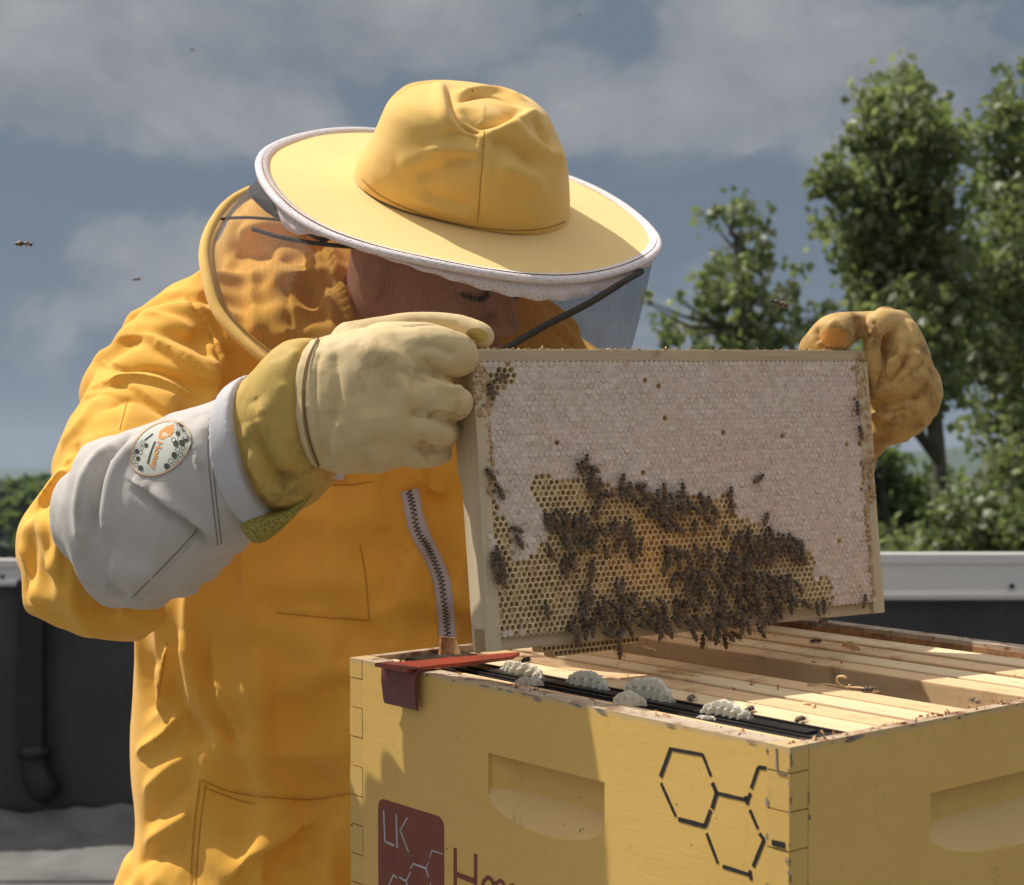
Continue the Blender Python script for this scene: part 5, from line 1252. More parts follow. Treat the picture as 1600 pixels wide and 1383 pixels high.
JACKET_STROKES = [
    # upper arm and shoulder
    ('step', 22, 9, [(352, 606), (304, 591), (278, 563), (226, 532), (184, 530)][::-1]), ('step', 20, 7, [(154, 563), (187, 574), (243, 571), (295, 597), (317, 617)]), ('step', 18, 6, [(139, 608), (174, 597), (204, 604), (243, 630), (278, 652)]), ('step', 18, 7, [(347, 600), (330, 530), (304, 482), (286, 461)]), ('fold', 9, 3, [(200, 532), (260, 548), (320, 585), (352, 612)]), ('fold', 8, 7, [(165, 600), (215, 592), (265, 600), (310, 625)]), ('valley', 7, 6, [(175, 575), (230, 570), (300, 600), (330, 625)]),
    ('fold', 7, 7, [(300, 470), (330, 520), (352, 580)]), ('valley', 6, 6, [(320, 470), (345, 520), (372, 570)]), ('ridge', 8, 6, [(225, 492), (270, 505), (300, 530)]), ('valley', 7, 5, [(160, 640), (200, 618), (250, 640), (275, 652)]),
    ('step', 20, 3.2, [(200, 622), (193, 650), (187, 672)]), ('step', 20, 2.5, [(125, 625), (160, 612), (200, 622)]),
    ('valley', 8, 8, [(88, 728), (105, 715), (120, 690)]), ('ridge', 8, 6, [(95, 700), (130, 660), (150, 620)]), ('fold', 7, 7, [(62, 790), (85, 760), (105, 735)]),
    ('ridge', 8, 7, [(68, 800), (75, 850), (88, 905)]), ('valley', 8, 7, [(85, 830), (100, 870), (105, 925)]), ('ridge', 6, 5, [(105, 880), (112, 930), (120, 965)]), ('fold', 7, 6, [(30, 850), (45, 900), (60, 950)]),
    ('valley', 8, 6, [(125, 900), (150, 935), (180, 960)]), ('sharp', 5, 5, [(150, 955), (180, 945), (205, 952)]),
    # chest and flank
    ('valley', 14, 9, [(235, 990), (228, 1060), (240, 1120)]), ('fold', 12, 10, [(262, 1000), (250, 1060), (252, 1120)]), ('ridge', 10, 9, [(285, 985), (300, 1050), (330, 1130), (360, 1180)]), ('valley', 10, 8, [(262, 1060), (290, 1110), (325, 1165)]),
    ('fold', 9, 8, [(215, 1180), (260, 1150), (285, 1120)]), ('ridge', 8, 7, [(225, 1240), (265, 1200), (300, 1180)]), ('valley', 9, 8, [(225, 1290), (262, 1250), (300, 1222)]), ('ridge', 8, 7, [(225, 1320), (270, 1290), (300, 1270)]), ('valley', 8, 7, [(215, 1350), (260, 1330), (290, 1340)]),
    ('fold', 12, 8, [(330, 1000), (345, 1080), (385, 1180)]), ('ridge', 16, 6, [(410, 1000), (395, 1100), (402, 1200)]), ('valley', 14, 5, [(440, 1040), (432, 1120), (440, 1210)]),
    ('step', 26, 5.0, [(315, 1216), (370, 1236), (480, 1246), (548, 1236)]), ('step', 20, 2.4, [(300, 1383), (305, 1300), (315, 1216)]), ('fold', 14, 9, [(350, 1383), (430, 1320), (540, 1262)]), ('valley', 14, 7, [(400, 1383), (470, 1340), (548, 1300)]),
    ('step', 26, 4, [(430, 955), (500, 962), (578, 968)]), ('step', 16, 2.0, [(578, 968), (572, 900), (563, 850)]),
    ('fold', 10, 6, [(600, 760), (640, 800), (660, 850)]), ('fold', 9, 7, [(640, 740), (670, 765), (700, 770)]), ('valley', 8, 6, [(590, 745), (640, 778), (700, 785)]), ('step', 14, 3.5, [(585, 752), (540, 757), (500, 757)]),
    ('valley', 12, 5, [(600, 900), (620, 980), (610, 1010)]),
    # cloth seen through the veil
    ('fold', 9, 9, [(505, 350), (520, 430), (552, 515)]), ('valley', 9, 9, [(470, 380), (480, 450), (520, 520)]), ('ridge', 8, 7, [(400, 420), (395, 470), (410, 530)]), ('valley', 8, 8, [(365, 400), (410, 395), (470, 405)]), ('ridge', 8, 7, [(370, 370), (420, 350), (480, 365)]),
    ('valley', 8, 7, [(440, 430), (450, 480), (470, 530)]), ('ridge', 8, 8, [(835, 440), (860, 480), (920, 520)]), ('valley', 8, 8, [(850, 500), (880, 520), (900, 540)])]
jv = folds(jv, jf, JACKET_STROKES); jv = relax(jv, jf, 1, .3)
jacket = obj('jacket', jv, jf, m_suit, person)
JB = bvh_of(jv, jf)

# ---- zip, label, seams sewn on the jacket
ZK = catmull(np.array([(640, 766), (650, 815), (668, 858), (689, 905), (696, 955), (700, 1014)], float), 16); Z3, ZN = [], []
for q in ZK:
    h, n_ = ray_px(JB, *q); n_ = n_ if n_.y < 0 else -n_; Z3.append(tuple(h)); ZN.append(tuple(n_))
Z3, ZN = np.array(Z3), np.array(ZN)
for _ in range(10): Z3[1:-1] = (Z3[:-2] + 2 * Z3[1:-1] + Z3[2:]) / 4; ZN[1:-1] = (ZN[:-2] + 2 * ZN[1:-1] + ZN[2:]) / 4
for _ in range(6): ZN[1:-1] = (ZN[:-2] + 2 * ZN[1:-1] + ZN[2:]) / 4
ZN = ZN * .35 + np.array((0, -.65, 0)); ZN /= np.linalg.norm(ZN, axis=1)[:, None]; ZT = np.gradient(Z3, axis=0); ZT /= np.linalg.norm(ZT, axis=1)[:, None]; ZS = np.cross(ZT, ZN); ZS /= np.linalg.norm(ZS, axis=1)[:, None]
m_zip = fabric('zip_tape', (.56, .53, .60), (.50, .47, .53)); v_ = []
for c, n_, sd in zip(Z3, ZN, ZS):
    for w, o_ in ((-.0088, -.004), (-.0086, .0030), (-.0045, .0040), (0, .0044), (.0045, .0040), (.0086, .0030), (.0088, -.004)): v_.append(c + sd * w + n_ * (o_ + .0012))
zp = obj('zipper', v_, [(i * 7 + k, i * 7 + k + 1, i * 7 + k + 8, i * 7 + k + 7) for i in range(len(Z3) - 1) for k in range(6)], m_zip, jacket, label='lilac white zip tape with black teeth')
mbz = MB(); Ls = np.concatenate(([0], np.cumsum(np.linalg.norm(np.diff(Z3, axis=0), axis=1)))); nt_ = int(Ls[-1] / .0022)
for i in range(nt_):
    l_ = (i + .5) * .0022; c = np.array([np.interp(l_, Ls, Z3[:, k]) for k in range(3)]); n_ = np.array([np.interp(l_, Ls, ZN[:, k]) for k in range(3)]); sd = np.array([np.interp(l_, Ls, ZS[:, k]) for k in range(3)]); g_ = 1 if i % 2 else -1
    mbz.tube([c + n_ * .0066 - sd * g_ * .0004, c + n_ * .0062 + sd * g_ * .0032], .00072, 5)
mbz.build('zipper_teeth', m_strip, zp, kind='stuff')
v2 = [(516, 734), (541, 738), (536, 753), (514, 749)]; decal('garment_label', JB, v2, [(0, 1, 2, 3)], m_band, jacket, .0022, label='tiny white garment tag')
def seam(pts, w=1.6, m_=None, parent=jacket, bvh=None, off=.0006, name='seam'):
    v_, f_ = ribbon2(pts, w, 8, 1); return decal(name, bvh or JB, v_, f_, m_ or m_seam, parent, off)
m_seam = fabric('yellow_thread', (.62, .27, .035), (.5, .21, .03))
for s_ in ([(430, 957), (500, 964), (577, 970)], [(577, 968), (571, 900), (562, 850)], [(316, 1219), (370, 1239), (480, 1249), (548, 1239)], [(318, 1230), (372, 1250), (400, 1256)], [(313, 1218), (303, 1300), (298, 1383)], [(322, 1225), (312, 1300), (306, 1383)],
           [(200, 623), (193, 650), (187, 672)], [(262, 1005), (245, 1100)], [(500, 757), (545, 758), (585, 753)]): seam(s_)

# ---- far gauntlet sleeve and near gauntlet
gl = empty('glove', label='near gauntlet glove, cream leather hand and grey canvas sleeve'); gl.parent = person
sleeve = loft([(118, 740, 122, 880, 1.50, .040), (146, 690, 172, 945, 1.495, .056), (200, 672, 238, 952, 1.475, .060), (262, 648, 302, 925, 1.455, .060), (325, 627, 362, 872, 1.435, .056), (368, 612, 412, 834, 1.425, .046), (384, 604, 428, 818, 1.42, .043)], 8, 64, 2.1, (1, 0))
sv, sf = cloth([sleeve], .0135, ([(ELb, WRi, .2, .13, .06)], .06), ([(ELb, WRi, .2, .09, .04)], .04), ([(ELb, WRi, .2, .025, .02)], .02), 23)
sv = folds(sv, sf, [
    ('valley', 7, 9, [(205, 675), (165, 715), (150, 770), (145, 850)]), ('ridge', 9, 9, [(180, 690), (140, 740), (128, 800), (138, 860)]), ('ridge', 8, 5, [(225, 680), (180, 730), (165, 790), (168, 850)]),
    ('fold', 8, 8, [(205, 752), (245, 780), (300, 815), (345, 850)]), ('valley', 7, 8, [(215, 745), (250, 792), (290, 815), (330, 858)]), ('ridge', 12, 6, [(170, 880), (210, 900), (250, 890)]), ('ridge', 8, 5, [(318, 650), (322, 700), (345, 760), (372, 800)]),
    ('sharp', 2.5, 2.5, [(318, 833), (270, 880), (215, 935)]), ('valley', 8, 5, [(120, 860), (160, 910), (210, 940)]), ('fold', 7, 5, [(270, 660), (300, 690), (310, 740)])])
slv = obj('sleeve', sv, sf, m_canvas, gl, label='grey canvas gauntlet sleeve'); SB = bvh_of(sv, sf)
cuff = loft([(372, 604, 418, 815, 1.425, .044), (392, 590, 440, 806, 1.418, .046), (450, 532, 480, 792, 1.402, .048), (480, 525, 500, 756, 1.392, .043), (502, 524, 508, 738, 1.386, .039)], 8, 56, 2.1, (0, 0))
cv, cf = cloth([cuff], .0095, ([(ELb, WRi, .2, .12, .07)], .06), ([(ELb, WRi, .2, .09, .06)], .04), ([], .02), 33)
cv = folds(cv, cf, [('valley', 6, 8, [(395, 665), (415, 710), (440, 745), (468, 748)]), ('ridge', 8, 6, [(400, 625), (430, 690), (455, 735)]), ('fold', 8, 6, [(392, 700), (410, 750), (440, 790)]), ('ridge', 8, 4, [(385, 660), (400, 730), (430, 785)]), ('valley', 4, 2, [(400, 620), (405, 660)])])
obj('cuff', cv, cf, m_leathy, gl, label='mustard yellow leather wrist cuff')
band = loft([(371, 597, 420, 832, 1.4225, .0585), (380, 590, 433, 824, 1.419, .0575), (390, 584, 446, 813, 1.416, .0560)], 4, 64, 2.1, (0, 0))
bnv, bnf = fuse([band], .0022, 3); obj('band', bnv, bnf, m_band, gl, label='white canvas band at the sleeve end')
vent = loft([(384, 780, 388, 842, 1.400, .008), (402, 795, 404, 850, 1.396, .010), (428, 800, 430, 836, 1.394, .010), (458, 790, 460, 808, 1.394, .008), (486, 765, 488, 775, 1.396, .004)], 6, 28)
vv, vf = fuse([vent], .0018, 2); obj('vent', vv, vf, m_vent, gl, label='olive yellow netting under the cuff')
# the hand
palm = loft([(500, 527, 507, 736, 1.386, .036), (560, 514, 556, 742, 1.378, .039), (610, 504, 606, 738, 1.374, .038), (640, 512, 634, 728, 1.380, .030)], 6, 48, 2.3)
f1 = cones([(600, 550, 1.378, .024), (662, 548, 1.366, .0225), (704, 553, 1.370, .0190), (716, 560, 1.395, .0165), (708, 566, 1.416, .0145)])
f2_ = cones([(600, 612, 1.378, .022), (662, 616, 1.358, .0175), (706, 626, 1.360, .0138), (712, 630, 1.386, .0140), (706, 632, 1.410, .0125)])
f3 = cones([(600, 655, 1.378, .020), (650, 664, 1.358, .0155), (680, 674, 1.360, .0112), (690, 676, 1.382, .0118), (700, 676, 1.405, .0112)])
f4 = cones([(596, 690, 1.380, .019), (634, 706, 1.366, .0125), (656, 714, 1.368, .0095), (674, 712, 1.385, .0095), (690, 708, 1.402, .009)])
th = cones([(560, 548, 1.40, .026), (608, 521, 1.408, .0155), (650, 506, 1.412, .0095), (705, 507, 1.412, .0090), (742, 520, 1.409, .0105), (753, 525, 1.408, .0100)])
pv, pf_ = cloth([palm], .0085, ([(ELb, WRi, .3, .05, .05)], .05), ([], .05), ([], .03), 43, kb=(.02, .02, .03), patch=14, levels=2)
hv, hf_ = fuse([(pv, [tuple(int(i) for i in q) for q in pf_]), f1, f2_, f3, f4, th], .0017, 2, .5); hv = wrinkle(hv, hf_, .0004, 34, 44)
hv = folds(hv, hf_, HAND_STROKES := [('sharp', 3.2, 5, [(686, 588), (700, 596), (722, 600), (732, 597)]), ('ridge', 3.5, 2.5, [(682, 600), (702, 606), (724, 607)]), ('valley', 4, 3, [(660, 560), (676, 580), (690, 590)]),
    ('sharp', 3.0, 5, [(672, 655), (674, 646), (690, 644), (712, 652), (722, 655)]), ('ridge', 3.0, 2, [(668, 648), (684, 638), (706, 644)]), ('sharp', 3.0, 4, [(674, 697), (686, 699), (696, 695)]), ('valley', 5, 3, [(655, 680), (664, 700), (674, 712)]),
    ('valley', 6, 4, [(512, 730), (508, 700), (516, 670), (520, 640)]), ('ridge', 6, 3, [(530, 720), (522, 690), (530, 650)]), ('valley', 5, 3, [(572, 742), (572, 722), (585, 735)]), ('ridge', 7, 2.5, [(600, 735), (580, 690), (575, 640)]),
    ('ridge', 9, 2.5, [(560, 540), (620, 560), (660, 575)]), ('valley', 9, 2.5, [(590, 560), (600, 600), (598, 650)]), ('ridge', 8, 2.5, [(640, 600), (625, 650), (640, 690)]), ('sharp', 2.2, 2.5, [(614, 506), (640, 508), (680, 507), (716, 514), (728, 524)]), ('valley', 5, 2.5, [(650, 540), (690, 545), (712, 560)]),
    ('valley', 3, 1.2, [(548, 625), (556, 612), (562, 608)]), ('sharp', 2.5, 2, [(502, 540), (492, 600), (494, 660), (506, 720)]), ('valley', 4, 2.5, [(520, 545), (528, 600), (524, 660)]), ('sharp', 2.5, 2.2, [(645, 575), (655, 590), (668, 596)]), ('sharp', 2.5, 2.2, [(640, 640), (652, 648), (664, 650)]), ('ridge', 5, 2.2, [(620, 585), (640, 620), (650, 640)]), ('valley', 5, 2.2, [(560, 700), (590, 690), (620, 700)]), ('sharp', 2.2, 1.8, [(655, 705), (668, 716), (672, 728)])], 1.35)
hand = obj('hand', hv, hf_, m_leath, gl, label='cream leather fist gripping the frame end'); HB = bvh_of(hv, hf_)
# seam piping between cuff and hand
def ring3(st, t0, t1, rad, name, mat_, parent, off=1.03):
    ax, ay, bx, by, d, rd = st; a, b = P(ax, ay, d), P(bx, by, d); c = (a + b) / 2; e1 = (b - a) / 2; tg = np.array((1, -.22, -.0)); e2 = np.cross(tg, e1); e2 /= np.linalg.norm(e2); e2 = e2 * (-1 if e2[1] > 0 else 1) * rd
    pts = [c + e1 * off * math.cos(x) + e2 * off * math.sin(x) for x in np.linspace(t0, t1, 40)]
    mb = MB(); mb.tube(pts, rad, 8); return mb.build(name, mat_, parent, smooth=True)
v2, f2 = ribbon2([(493, 528), (478, 560), (470, 600), (470, 640), (476, 685), (490, 725)], 7, 8, 4)
CB = bvh_of(np.concatenate((cv, hv)), np.concatenate((cf, hf_ + len(cv))))
decal('welt', CB, v2, f2, m_leath, gl, .0010); v2, f2 = ribbon2([(499, 529), (486, 560), (478, 600), (477, 640), (484, 685), (499, 728)], 2.6, 8, 1)
decal('welt_dark_line', CB, v2, f2, simple('brown_thread', (.16, .085, .03), None, 50, .8), gl, .0012)  # dark brown line along the hand side of the welt
# thumb tip patch
def blob2(cx, cy, rx, ry, rot=0, n=10, m_=5):
    v_ = [(cx, cy)]; f_ = []
    for j in range(1, m_ + 1):
        for k in range(n * 2):
            a = math.pi * k / n; x, y = rx * j / m_ * math.cos(a), ry * j / m_ * math.sin(a); v_.append((cx + x * math.cos(rot) - y * math.sin(rot), cy + x * math.sin(rot) + y * math.cos(rot)))
    q = 2 * n
    for k in range(q): f_.append((0, 1 + k, 1 + (k + 1) % q))
    for j in range(m_ - 1):
        for k in range(q): f_.append((1 + j * q + k, 1 + (j + 1) * q + k, 1 + (j + 1) * q + (k + 1) % q, 1 + j * q + (k + 1) % q))
    return v_, f_

m_gseam = fabric('grey_thread', (.25, .235, .22), (.20, .19, .18))
for s_ in ([(311, 825), (262, 878), (206, 934)], [(334, 650), (331, 700), (336, 760), (346, 850)], [(328, 652), (325, 700), (330, 760), (340, 852)]): seam(s_, 1.7, m_gseam, gl, SB, .0005)
v2, f2 = blob2(745, 524, 17, 11, .15, 8, 4); decal('patch', HB, v2, f2, m_leathy, gl, .0006, label='mustard thumb tip patch')
# sleeve badge: oval patch with printed combs and the word Honey
m_badge = fabric('badge_white', (.62, .63, .56), (.56, .57, .50)); m_bo = fabric('badge_orange', (.72, .34, .10), (.66, .30, .09)); m_bor = fabric('badge_border', (.66, .47, .30), (.6, .4, .25)); m_bk = fabric('badge_black', (.05, .048, .045), (.07, .06, .05))
bc, brx, bry, brot = (251, 701), 53, 37, -.62
v2, f2 = blob2(*bc, brx, bry, brot, 20, 8); badge = decal('badge', SB, v2, f2, m_badge, gl, .0007, label='oval cloth badge printed with combs and the word Honey')
mbp = [(bc[0] + (brx - 1) * math.cos(a) * math.cos(brot) - (bry - 1) * math.sin(a) * math.sin(brot), bc[1] + (brx - 1) * math.cos(a) * math.sin(brot) + (bry - 1) * math.sin(a) * math.cos(brot)) for a in np.linspace(0, 2 * math.pi, 49)]
v2, f2 = ribbon2(mbp, 2.6, 1, 1); decal('badge_border', SB, v2, f2, m_bor, badge, .0010)
def b4(x, y): return (x / 6.667 + 180, y / 6.667 + 630)
hexes = [(688, 228, 26, 1), (722, 262, 26, 0), (662, 320, 30, 1), (722, 318, 28, 0), (742, 372, 36, 1), (676, 372, 28, 0), (612, 388, 28, 0), (638, 425, 34, 1), (700, 418, 36, 1), (655, 482, 28, 0), (710, 470, 26, 0), (622, 542, 34, 1), (685, 540, 30, 0), (582, 600, 28, 0), (640, 598, 28, 0), (544, 658, 34, 1), (600, 650, 26, 0),
         (330, 445, 26, 2), (290, 420, 24, 0), (285, 470, 24, 0), (232, 505, 28, 2), (275, 520, 24, 0), (195, 545, 24, 0), (245, 580, 28, 2), (195, 610, 24, 0), (225, 645, 24, 0), (272, 678, 32, 2)]
hv2, hf2, ov2, of2 = [], [], [], []
for x, y, r_, fill in hexes:
    cx, cy = b4(x, y); r_ = r_ / 6.667; ringp = [(cx + r_ * .92 * math.cos(R(60 * k + 25)), cy + r_ * math.sin(R(60 * k + 25))) for k in range(6)]
    if fill: n = len(hv2); hv2 += ringp; hf2.append(tuple(range(n, n + 6)))
    else:
        n = len(ov2); ov2 += ringp + [(cx + (px_ - cx) * .80, cy + (py_ - cy) * .80) for px_, py_ in ringp]; of2 += [(n + k, n + (k + 1) % 6, n + 6 + (k + 1) % 6, n + 6 + k) for k in range(6)]
decal('badge_hexagons', SB, hv2, hf2, m_bk, badge, .0010, kind='stuff'); decal('badge_hexagon_outlines', SB, ov2, of2, m_bk, badge, .0009, kind='stuff')
v2 = [b4(*p) for p in ((455, 370), (470, 300), (540, 250), (625, 225), (620, 290), (590, 345), (500, 385))]; decal('badge_drop', SB, v2, [tuple(range(7))], m_bo, badge, .0010)
fc = bpy.data.curves.new('lettering', 'FONT'); fc.body = 'Honey'; fc.size = 1; fc.offset = .02
tmp = bpy.data.objects.new('tmp', fc); COL.objects.link(tmp); bpy.context.view_layer.update(); me = bpy.data.meshes.new_from_object(tmp.evaluated_get(bpy.context.evaluated_depsgraph_get())); bpy.data.objects.remove(tmp)
wx = max(v.co.x for v in me.vertices); o0, o1 = np.array(b4(470, 400)), np.array(b4(395, 690)); dx = (o1 - o0) / wx; up = np.array((-dx[1], dx[0])); up = -up if (up[0] < 0) else up; up = up / np.linalg.norm(up) * 13
v2 = [tuple(o0 - up * .25 + dx * v.co.x + up * v.co.y) for v in me.vertices]
decal('lettering', SB, v2, [tuple(p.vertices) for p in me.polygons], m_bo, badge, .0011, label='orange word Honey'); bpy.data.meshes.remove(me)
v2, f2 = ribbon2([b4(425, 405), b4(385, 500), b4(345, 630)], 2.6, 4, 1); decal('lettering', SB, v2, f2, m_bk, badge, .0010, label='small black word under Honey'); v2, f2 = ribbon2([b4(400, 325), b4(355, 360), b4(310, 395)], 2.0, 4, 1); decal('lettering', SB, v2, f2, m_bk, badge, .0010)

# ---- far glove
gr = empty('glove', label='far gauntlet glove, ochre stained leather, holding the top bar end'); gr.parent = person
pl = loft([(1366, 488, 1402, 487, 1.640, .018), (1362, 500, 1418, 500, 1.642, .030), (1360, 540, 1441, 536, 1.636, .038), (1354, 578, 1457, 572, 1.632, .042), (1350, 610, 1469, 604, 1.632, .044), (1350, 640, 1462, 634, 1.636, .042), (1345, 662, 1402, 660, 1.648, .036), (1335, 690, 1377, 690, 1.662, .030), (1318, 738, 1362, 742, 1.675, .028), (1290, 800, 1345, 810, 1.69, .028)], 6, 44, 2.2)
tm = cones([(1390, 508, 1.640, .014), (1358, 501, 1.622, .0090), (1326, 512, 1.604, .0150), (1300, 524, 1.596, .0190), (1274, 545, 1.60, .0150)])
ix = cones([(1400, 512, 1.630, .017), (1376, 504, 1.604, .0120), (1364, 526, 1.596, .0085), (1362, 560, 1.600, .0090), (1368, 610, 1.61, .012)])
fs = [cones([(1420, 580 + 22 * i, 1.66, .016), (1380, 576 + 22 * i, 1.672, .013), (1335, 578 + 20 * i, 1.668, .011), (1310, 580 + 18 * i, 1.655, .010)]) for i in range(3)]
pv, pf_ = cloth([pl], .0090, ([], .06), ([], .06), ([], .03), 53, kb=(.02, .02, .03), patch=14, levels=2)
rv, rf = fuse([(pv, [tuple(int(i) for i in q) for q in pf_]), tm, ix] + fs, .0018, 2, .5); rv = wrinkle(rv, rf, .0005, 30, 54)
rv = folds(rv, rf, FAR_STROKES := [('sharp', 3.5, 5, [(1422, 535), (1415, 565), (1395, 590), (1370, 610)]), ('ridge', 5, 3.5, [(1432, 545), (1425, 575), (1405, 600)]), ('ridge', 5, 3, [(1405, 520), (1408, 550), (1392, 575)]), ('valley', 5, 4, [(1362, 632), (1400, 630), (1440, 620)]), ('sharp', 3, 3, [(1360, 640), (1390, 645), (1420, 640)]),
    ('ridge', 5, 3, [(1360, 648), (1395, 655)]), ('valley', 4, 3, [(1455, 600), (1440, 615), (1425, 622)]), ('valley', 5, 4, [(1335, 495), (1345, 512), (1338, 535)]), ('ridge', 4, 3, [(1300, 500), (1318, 520)]), ('valley', 4, 3, [(1275, 512), (1280, 535)]), ('sharp', 3, 3, [(1362, 500), (1372, 515), (1368, 545)]), ('ridge', 6, 3, [(1350, 690), (1372, 672)]), ('sharp', 3, 3, [(1385, 560), (1378, 590), (1368, 612)]), ('ridge', 4, 3, [(1392, 560), (1388, 590), (1378, 612)]), ('sharp', 3, 3, [(1400, 600), (1430, 580), (1448, 560)]), ('valley', 4, 3, [(1370, 668), (1395, 660), (1415, 648)])], 1.5)
rh = obj('hand', rv, rf, m_leatho, gr); RB = bvh_of(rv, rf)
v2, f2 = blob2(1303, 527, 21, 15, -.15, 8, 4); decal('patch', RB, v2, f2, simple('orange_leather', (.72, .32, .07), (.60, .26, .06), 60, .5, 300, .0004), gr, .0006, label='bright orange worn thumb patch')
sl2 = loft([(1318, 722, 1366, 742, 1.675, .034), (1285, 760, 1355, 800, 1.69, .038), (1240, 790, 1320, 870, 1.72, .045), (1170, 800, 1250, 920, 1.76, .052)], 6, 40, 2.1, (0, 1)); s2v, s2f = fuse([sl2], .004, 3); obj('sleeve', s2v, s2f, m_canvas, gr)

# ---- hat
hat = empty('hat', label='pale yellow wide brimmed veil hat with white mesh binding'); hat.parent = person
BC = P(722, 305, 1.73); nUp = np.array((.205, -.43, .88)); nUp /= np.linalg.norm(nUp); E1 = np.array((.975, 0, -.2225)); E1 -= nUp * E1.dot(nUp); E1 /= np.linalg.norm(E1); E2 = np.cross(nUp, E1); E2 = E2 if E2[1] < 0 else -E2; BR = .2015
def brim_pt(rr, th, dz=0): 
    z = -.006 * (rr / BR) ** 2 + .0035 * math.sin(2 * th + .7) * (rr / BR) ** 2 + .002 * math.sin(5 * th) * (rr / BR) ** 3
    return BC + E1 * rr * math.cos(th) + E2 * rr * math.sin(th) + nUp * (z + dz)
na, nr_ = 160, 26; v = []
for dz in (.0012, -.0012):
    for j in range(nr_ + 1):
        rr = .06 + (BR - .06) * j / nr_
        for k in range(na): v.append(brim_pt(rr, 2 * math.pi * k / na, dz))
m_ = (nr_ + 1) * na; f = []
for j in range(nr_):
    for k in range(na):
        a = j * na + k; b = j * na + (k + 1) % na; q = (a, b, b + na, a + na); f.append(q[::-1]); f.append(tuple(i + m_ for i in q))
for k in range(na): a = nr_ * na + k; b = nr_ * na + (k + 1) % na; f.append((a, b, b + m_, a + m_))
v = np.array(v); v += (nUp[None, :] * (.0006 * fbm(v, 18, 3, 77))[:, None]); obj('brim', v, f, m_brim, hat)
# binding, ribbed
m_bind, k, bs, out = material('white_net_binding')
oc = k.new('ShaderNodeTexCoord').outputs['Object']; vr = k.new('ShaderNodeTexVoronoi'); k.l.new(oc, vr.inputs['Vector']); vr.inputs['Scale'].default_value = 420
hl = k.ramp(vr.outputs['Distance'], ((.10, 0), (.42, 1))); k.l.new(k.mix(hl, (.62, .55, .56), (.78, .72, .74)), bs.inputs['Base Color']); bs.inputs['Roughness'].default_value = .75; bump(k, bs, hl, .8, .0008)
mb = MB(); n = 220; mb.tube([brim_pt(BR + .001, 2 * math.pi * k / n) for k in range(n)], .0043, 12, closed=True, up=tuple(nUp), flat=.85)
mb.build('binding', m_bind, hat, smooth=True)
v = []; na2 = 220
for j, (rr, dz) in enumerate(((BR - .002, .0042), (BR - .0085, .0020), (BR - .0085, .0015))):
    for k in range(na2): v.append(brim_pt(rr, 2 * math.pi * k / na2, dz if j else .0038))
f = [(j * na2 + k, j * na2 + (k + 1) % na2, (j + 1) * na2 + (k + 1) % na2, (j + 1) * na2 + k) for j in range(2) for k in range(na2)]
obj('binding_edge', v, f, m_bind, hat)
# crown
CR = [(559, 264, 889, 341, 1.733, .102), (560, 254, 889, 330, 1.726, .102), (566, 238, 888, 304, 1.714, .101), (577, 220, 886, 276, 1.702, .098), (589, 200, 880, 246, 1.690, .094), (600, 175, 866, 212, 1.679, .087), (612, 154, 852, 186, 1.670, .079), (636, 140, 826, 166, 1.664, .064), (688, 138, 782, 158, 1.662, .034), (725, 144, 748, 151, 1.662, .010), (735, 147, 737, 148, 1.662, .001)]
K = []
for ax, ay, bx, by, d, rd in CR:
    a, b = P(ax, ay, d), P(bx, by, d); K.append(np.concatenate(((a + b) / 2, (b - a) / 2, [rd])))
C = catmull(K, 14); seg = 220; v = []; e2d = E2
for c in C:
    e1 = c[3:6]; 
    for k in range(seg):
        a = 2 * math.pi * k / seg; pw = 2.35; ca, sa = math.cos(a), math.sin(a); v.append(c[:3] + e1 * math.copysign(abs(ca) ** (2 / pw), ca) + e2d * c[6] * math.copysign(abs(sa) ** (2 / pw), sa))
n = len(C); f = [(i * seg + k, (i + 1) * seg + k, (i + 1) * seg + (k + 1) % seg, i * seg + (k + 1) % seg) for i in range(n - 1) for k in range(seg)]
v, f = fix_orient(np.array(v), f); f = np.array(f); nn_ = normals(v, f)
if nn_[len(v) // 3][1] > 0 and v[len(v) // 3][1] < 1.7: f = f[:, ::-1]
v = wrinkle(v, f, .0008, 11, 61)
CROWN = [('sharp', 3, 3.2, [(757, 204), (754, 250), (750, 300), (746, 346)]), ('ridge', 3.5, 1.5, [(764, 204), (762, 250), (757, 300), (752, 345)]),
    ('sharp', 5, 8, [(698, 135), (704, 160), (722, 190), (757, 204)]), ('ridge', 7, 7, [(690, 128), (690, 160), (700, 190), (715, 200)]), ('ridge', 7, 8, [(757, 210), (790, 196), (815, 182), (845, 178)]), ('valley', 12, 13, [(725, 165), (755, 190), (790, 178), (812, 168)]),
    ('sharp', 4, 7, [(716, 158), (745, 150), (780, 152), (812, 165)]), ('ridge', 6, 6, [(712, 150), (750, 142), (790, 146), (820, 160)]), ('valley', 9, 7, [(700, 205), (728, 212), (752, 222)]), ('ridge', 6, 5, [(662, 236), (700, 232), (735, 238), (752, 236)]),
    ('valley', 9, 7, [(650, 285), (680, 262), (720, 248), (750, 246)]), ('ridge', 10, 4, [(620, 262), (670, 248), (705, 252)]), ('ridge', 9, 8, [(812, 190), (818, 215), (850, 235), (884, 252)]), ('valley', 12, 10, [(765, 225), (790, 222), (812, 232), (840, 262)]), ('valley', 10, 8, [(845, 190), (852, 215), (862, 232)]),
    ('ridge', 9, 6, [(775, 260), (815, 268), (850, 295)]), ('sharp', 3, 2.5, [(850, 182), (856, 205), (852, 228)]), ('valley', 12, 5, [(655, 300), (700, 315), (740, 325)]), ('ridge', 6, 4, [(645, 310), (700, 330), (740, 338)]), ('ridge', 4, 2.5, [(612, 155), (645, 133), (690, 126)])]
v = folds(v, f, CROWN); v = relax(v, f, 1, .35)
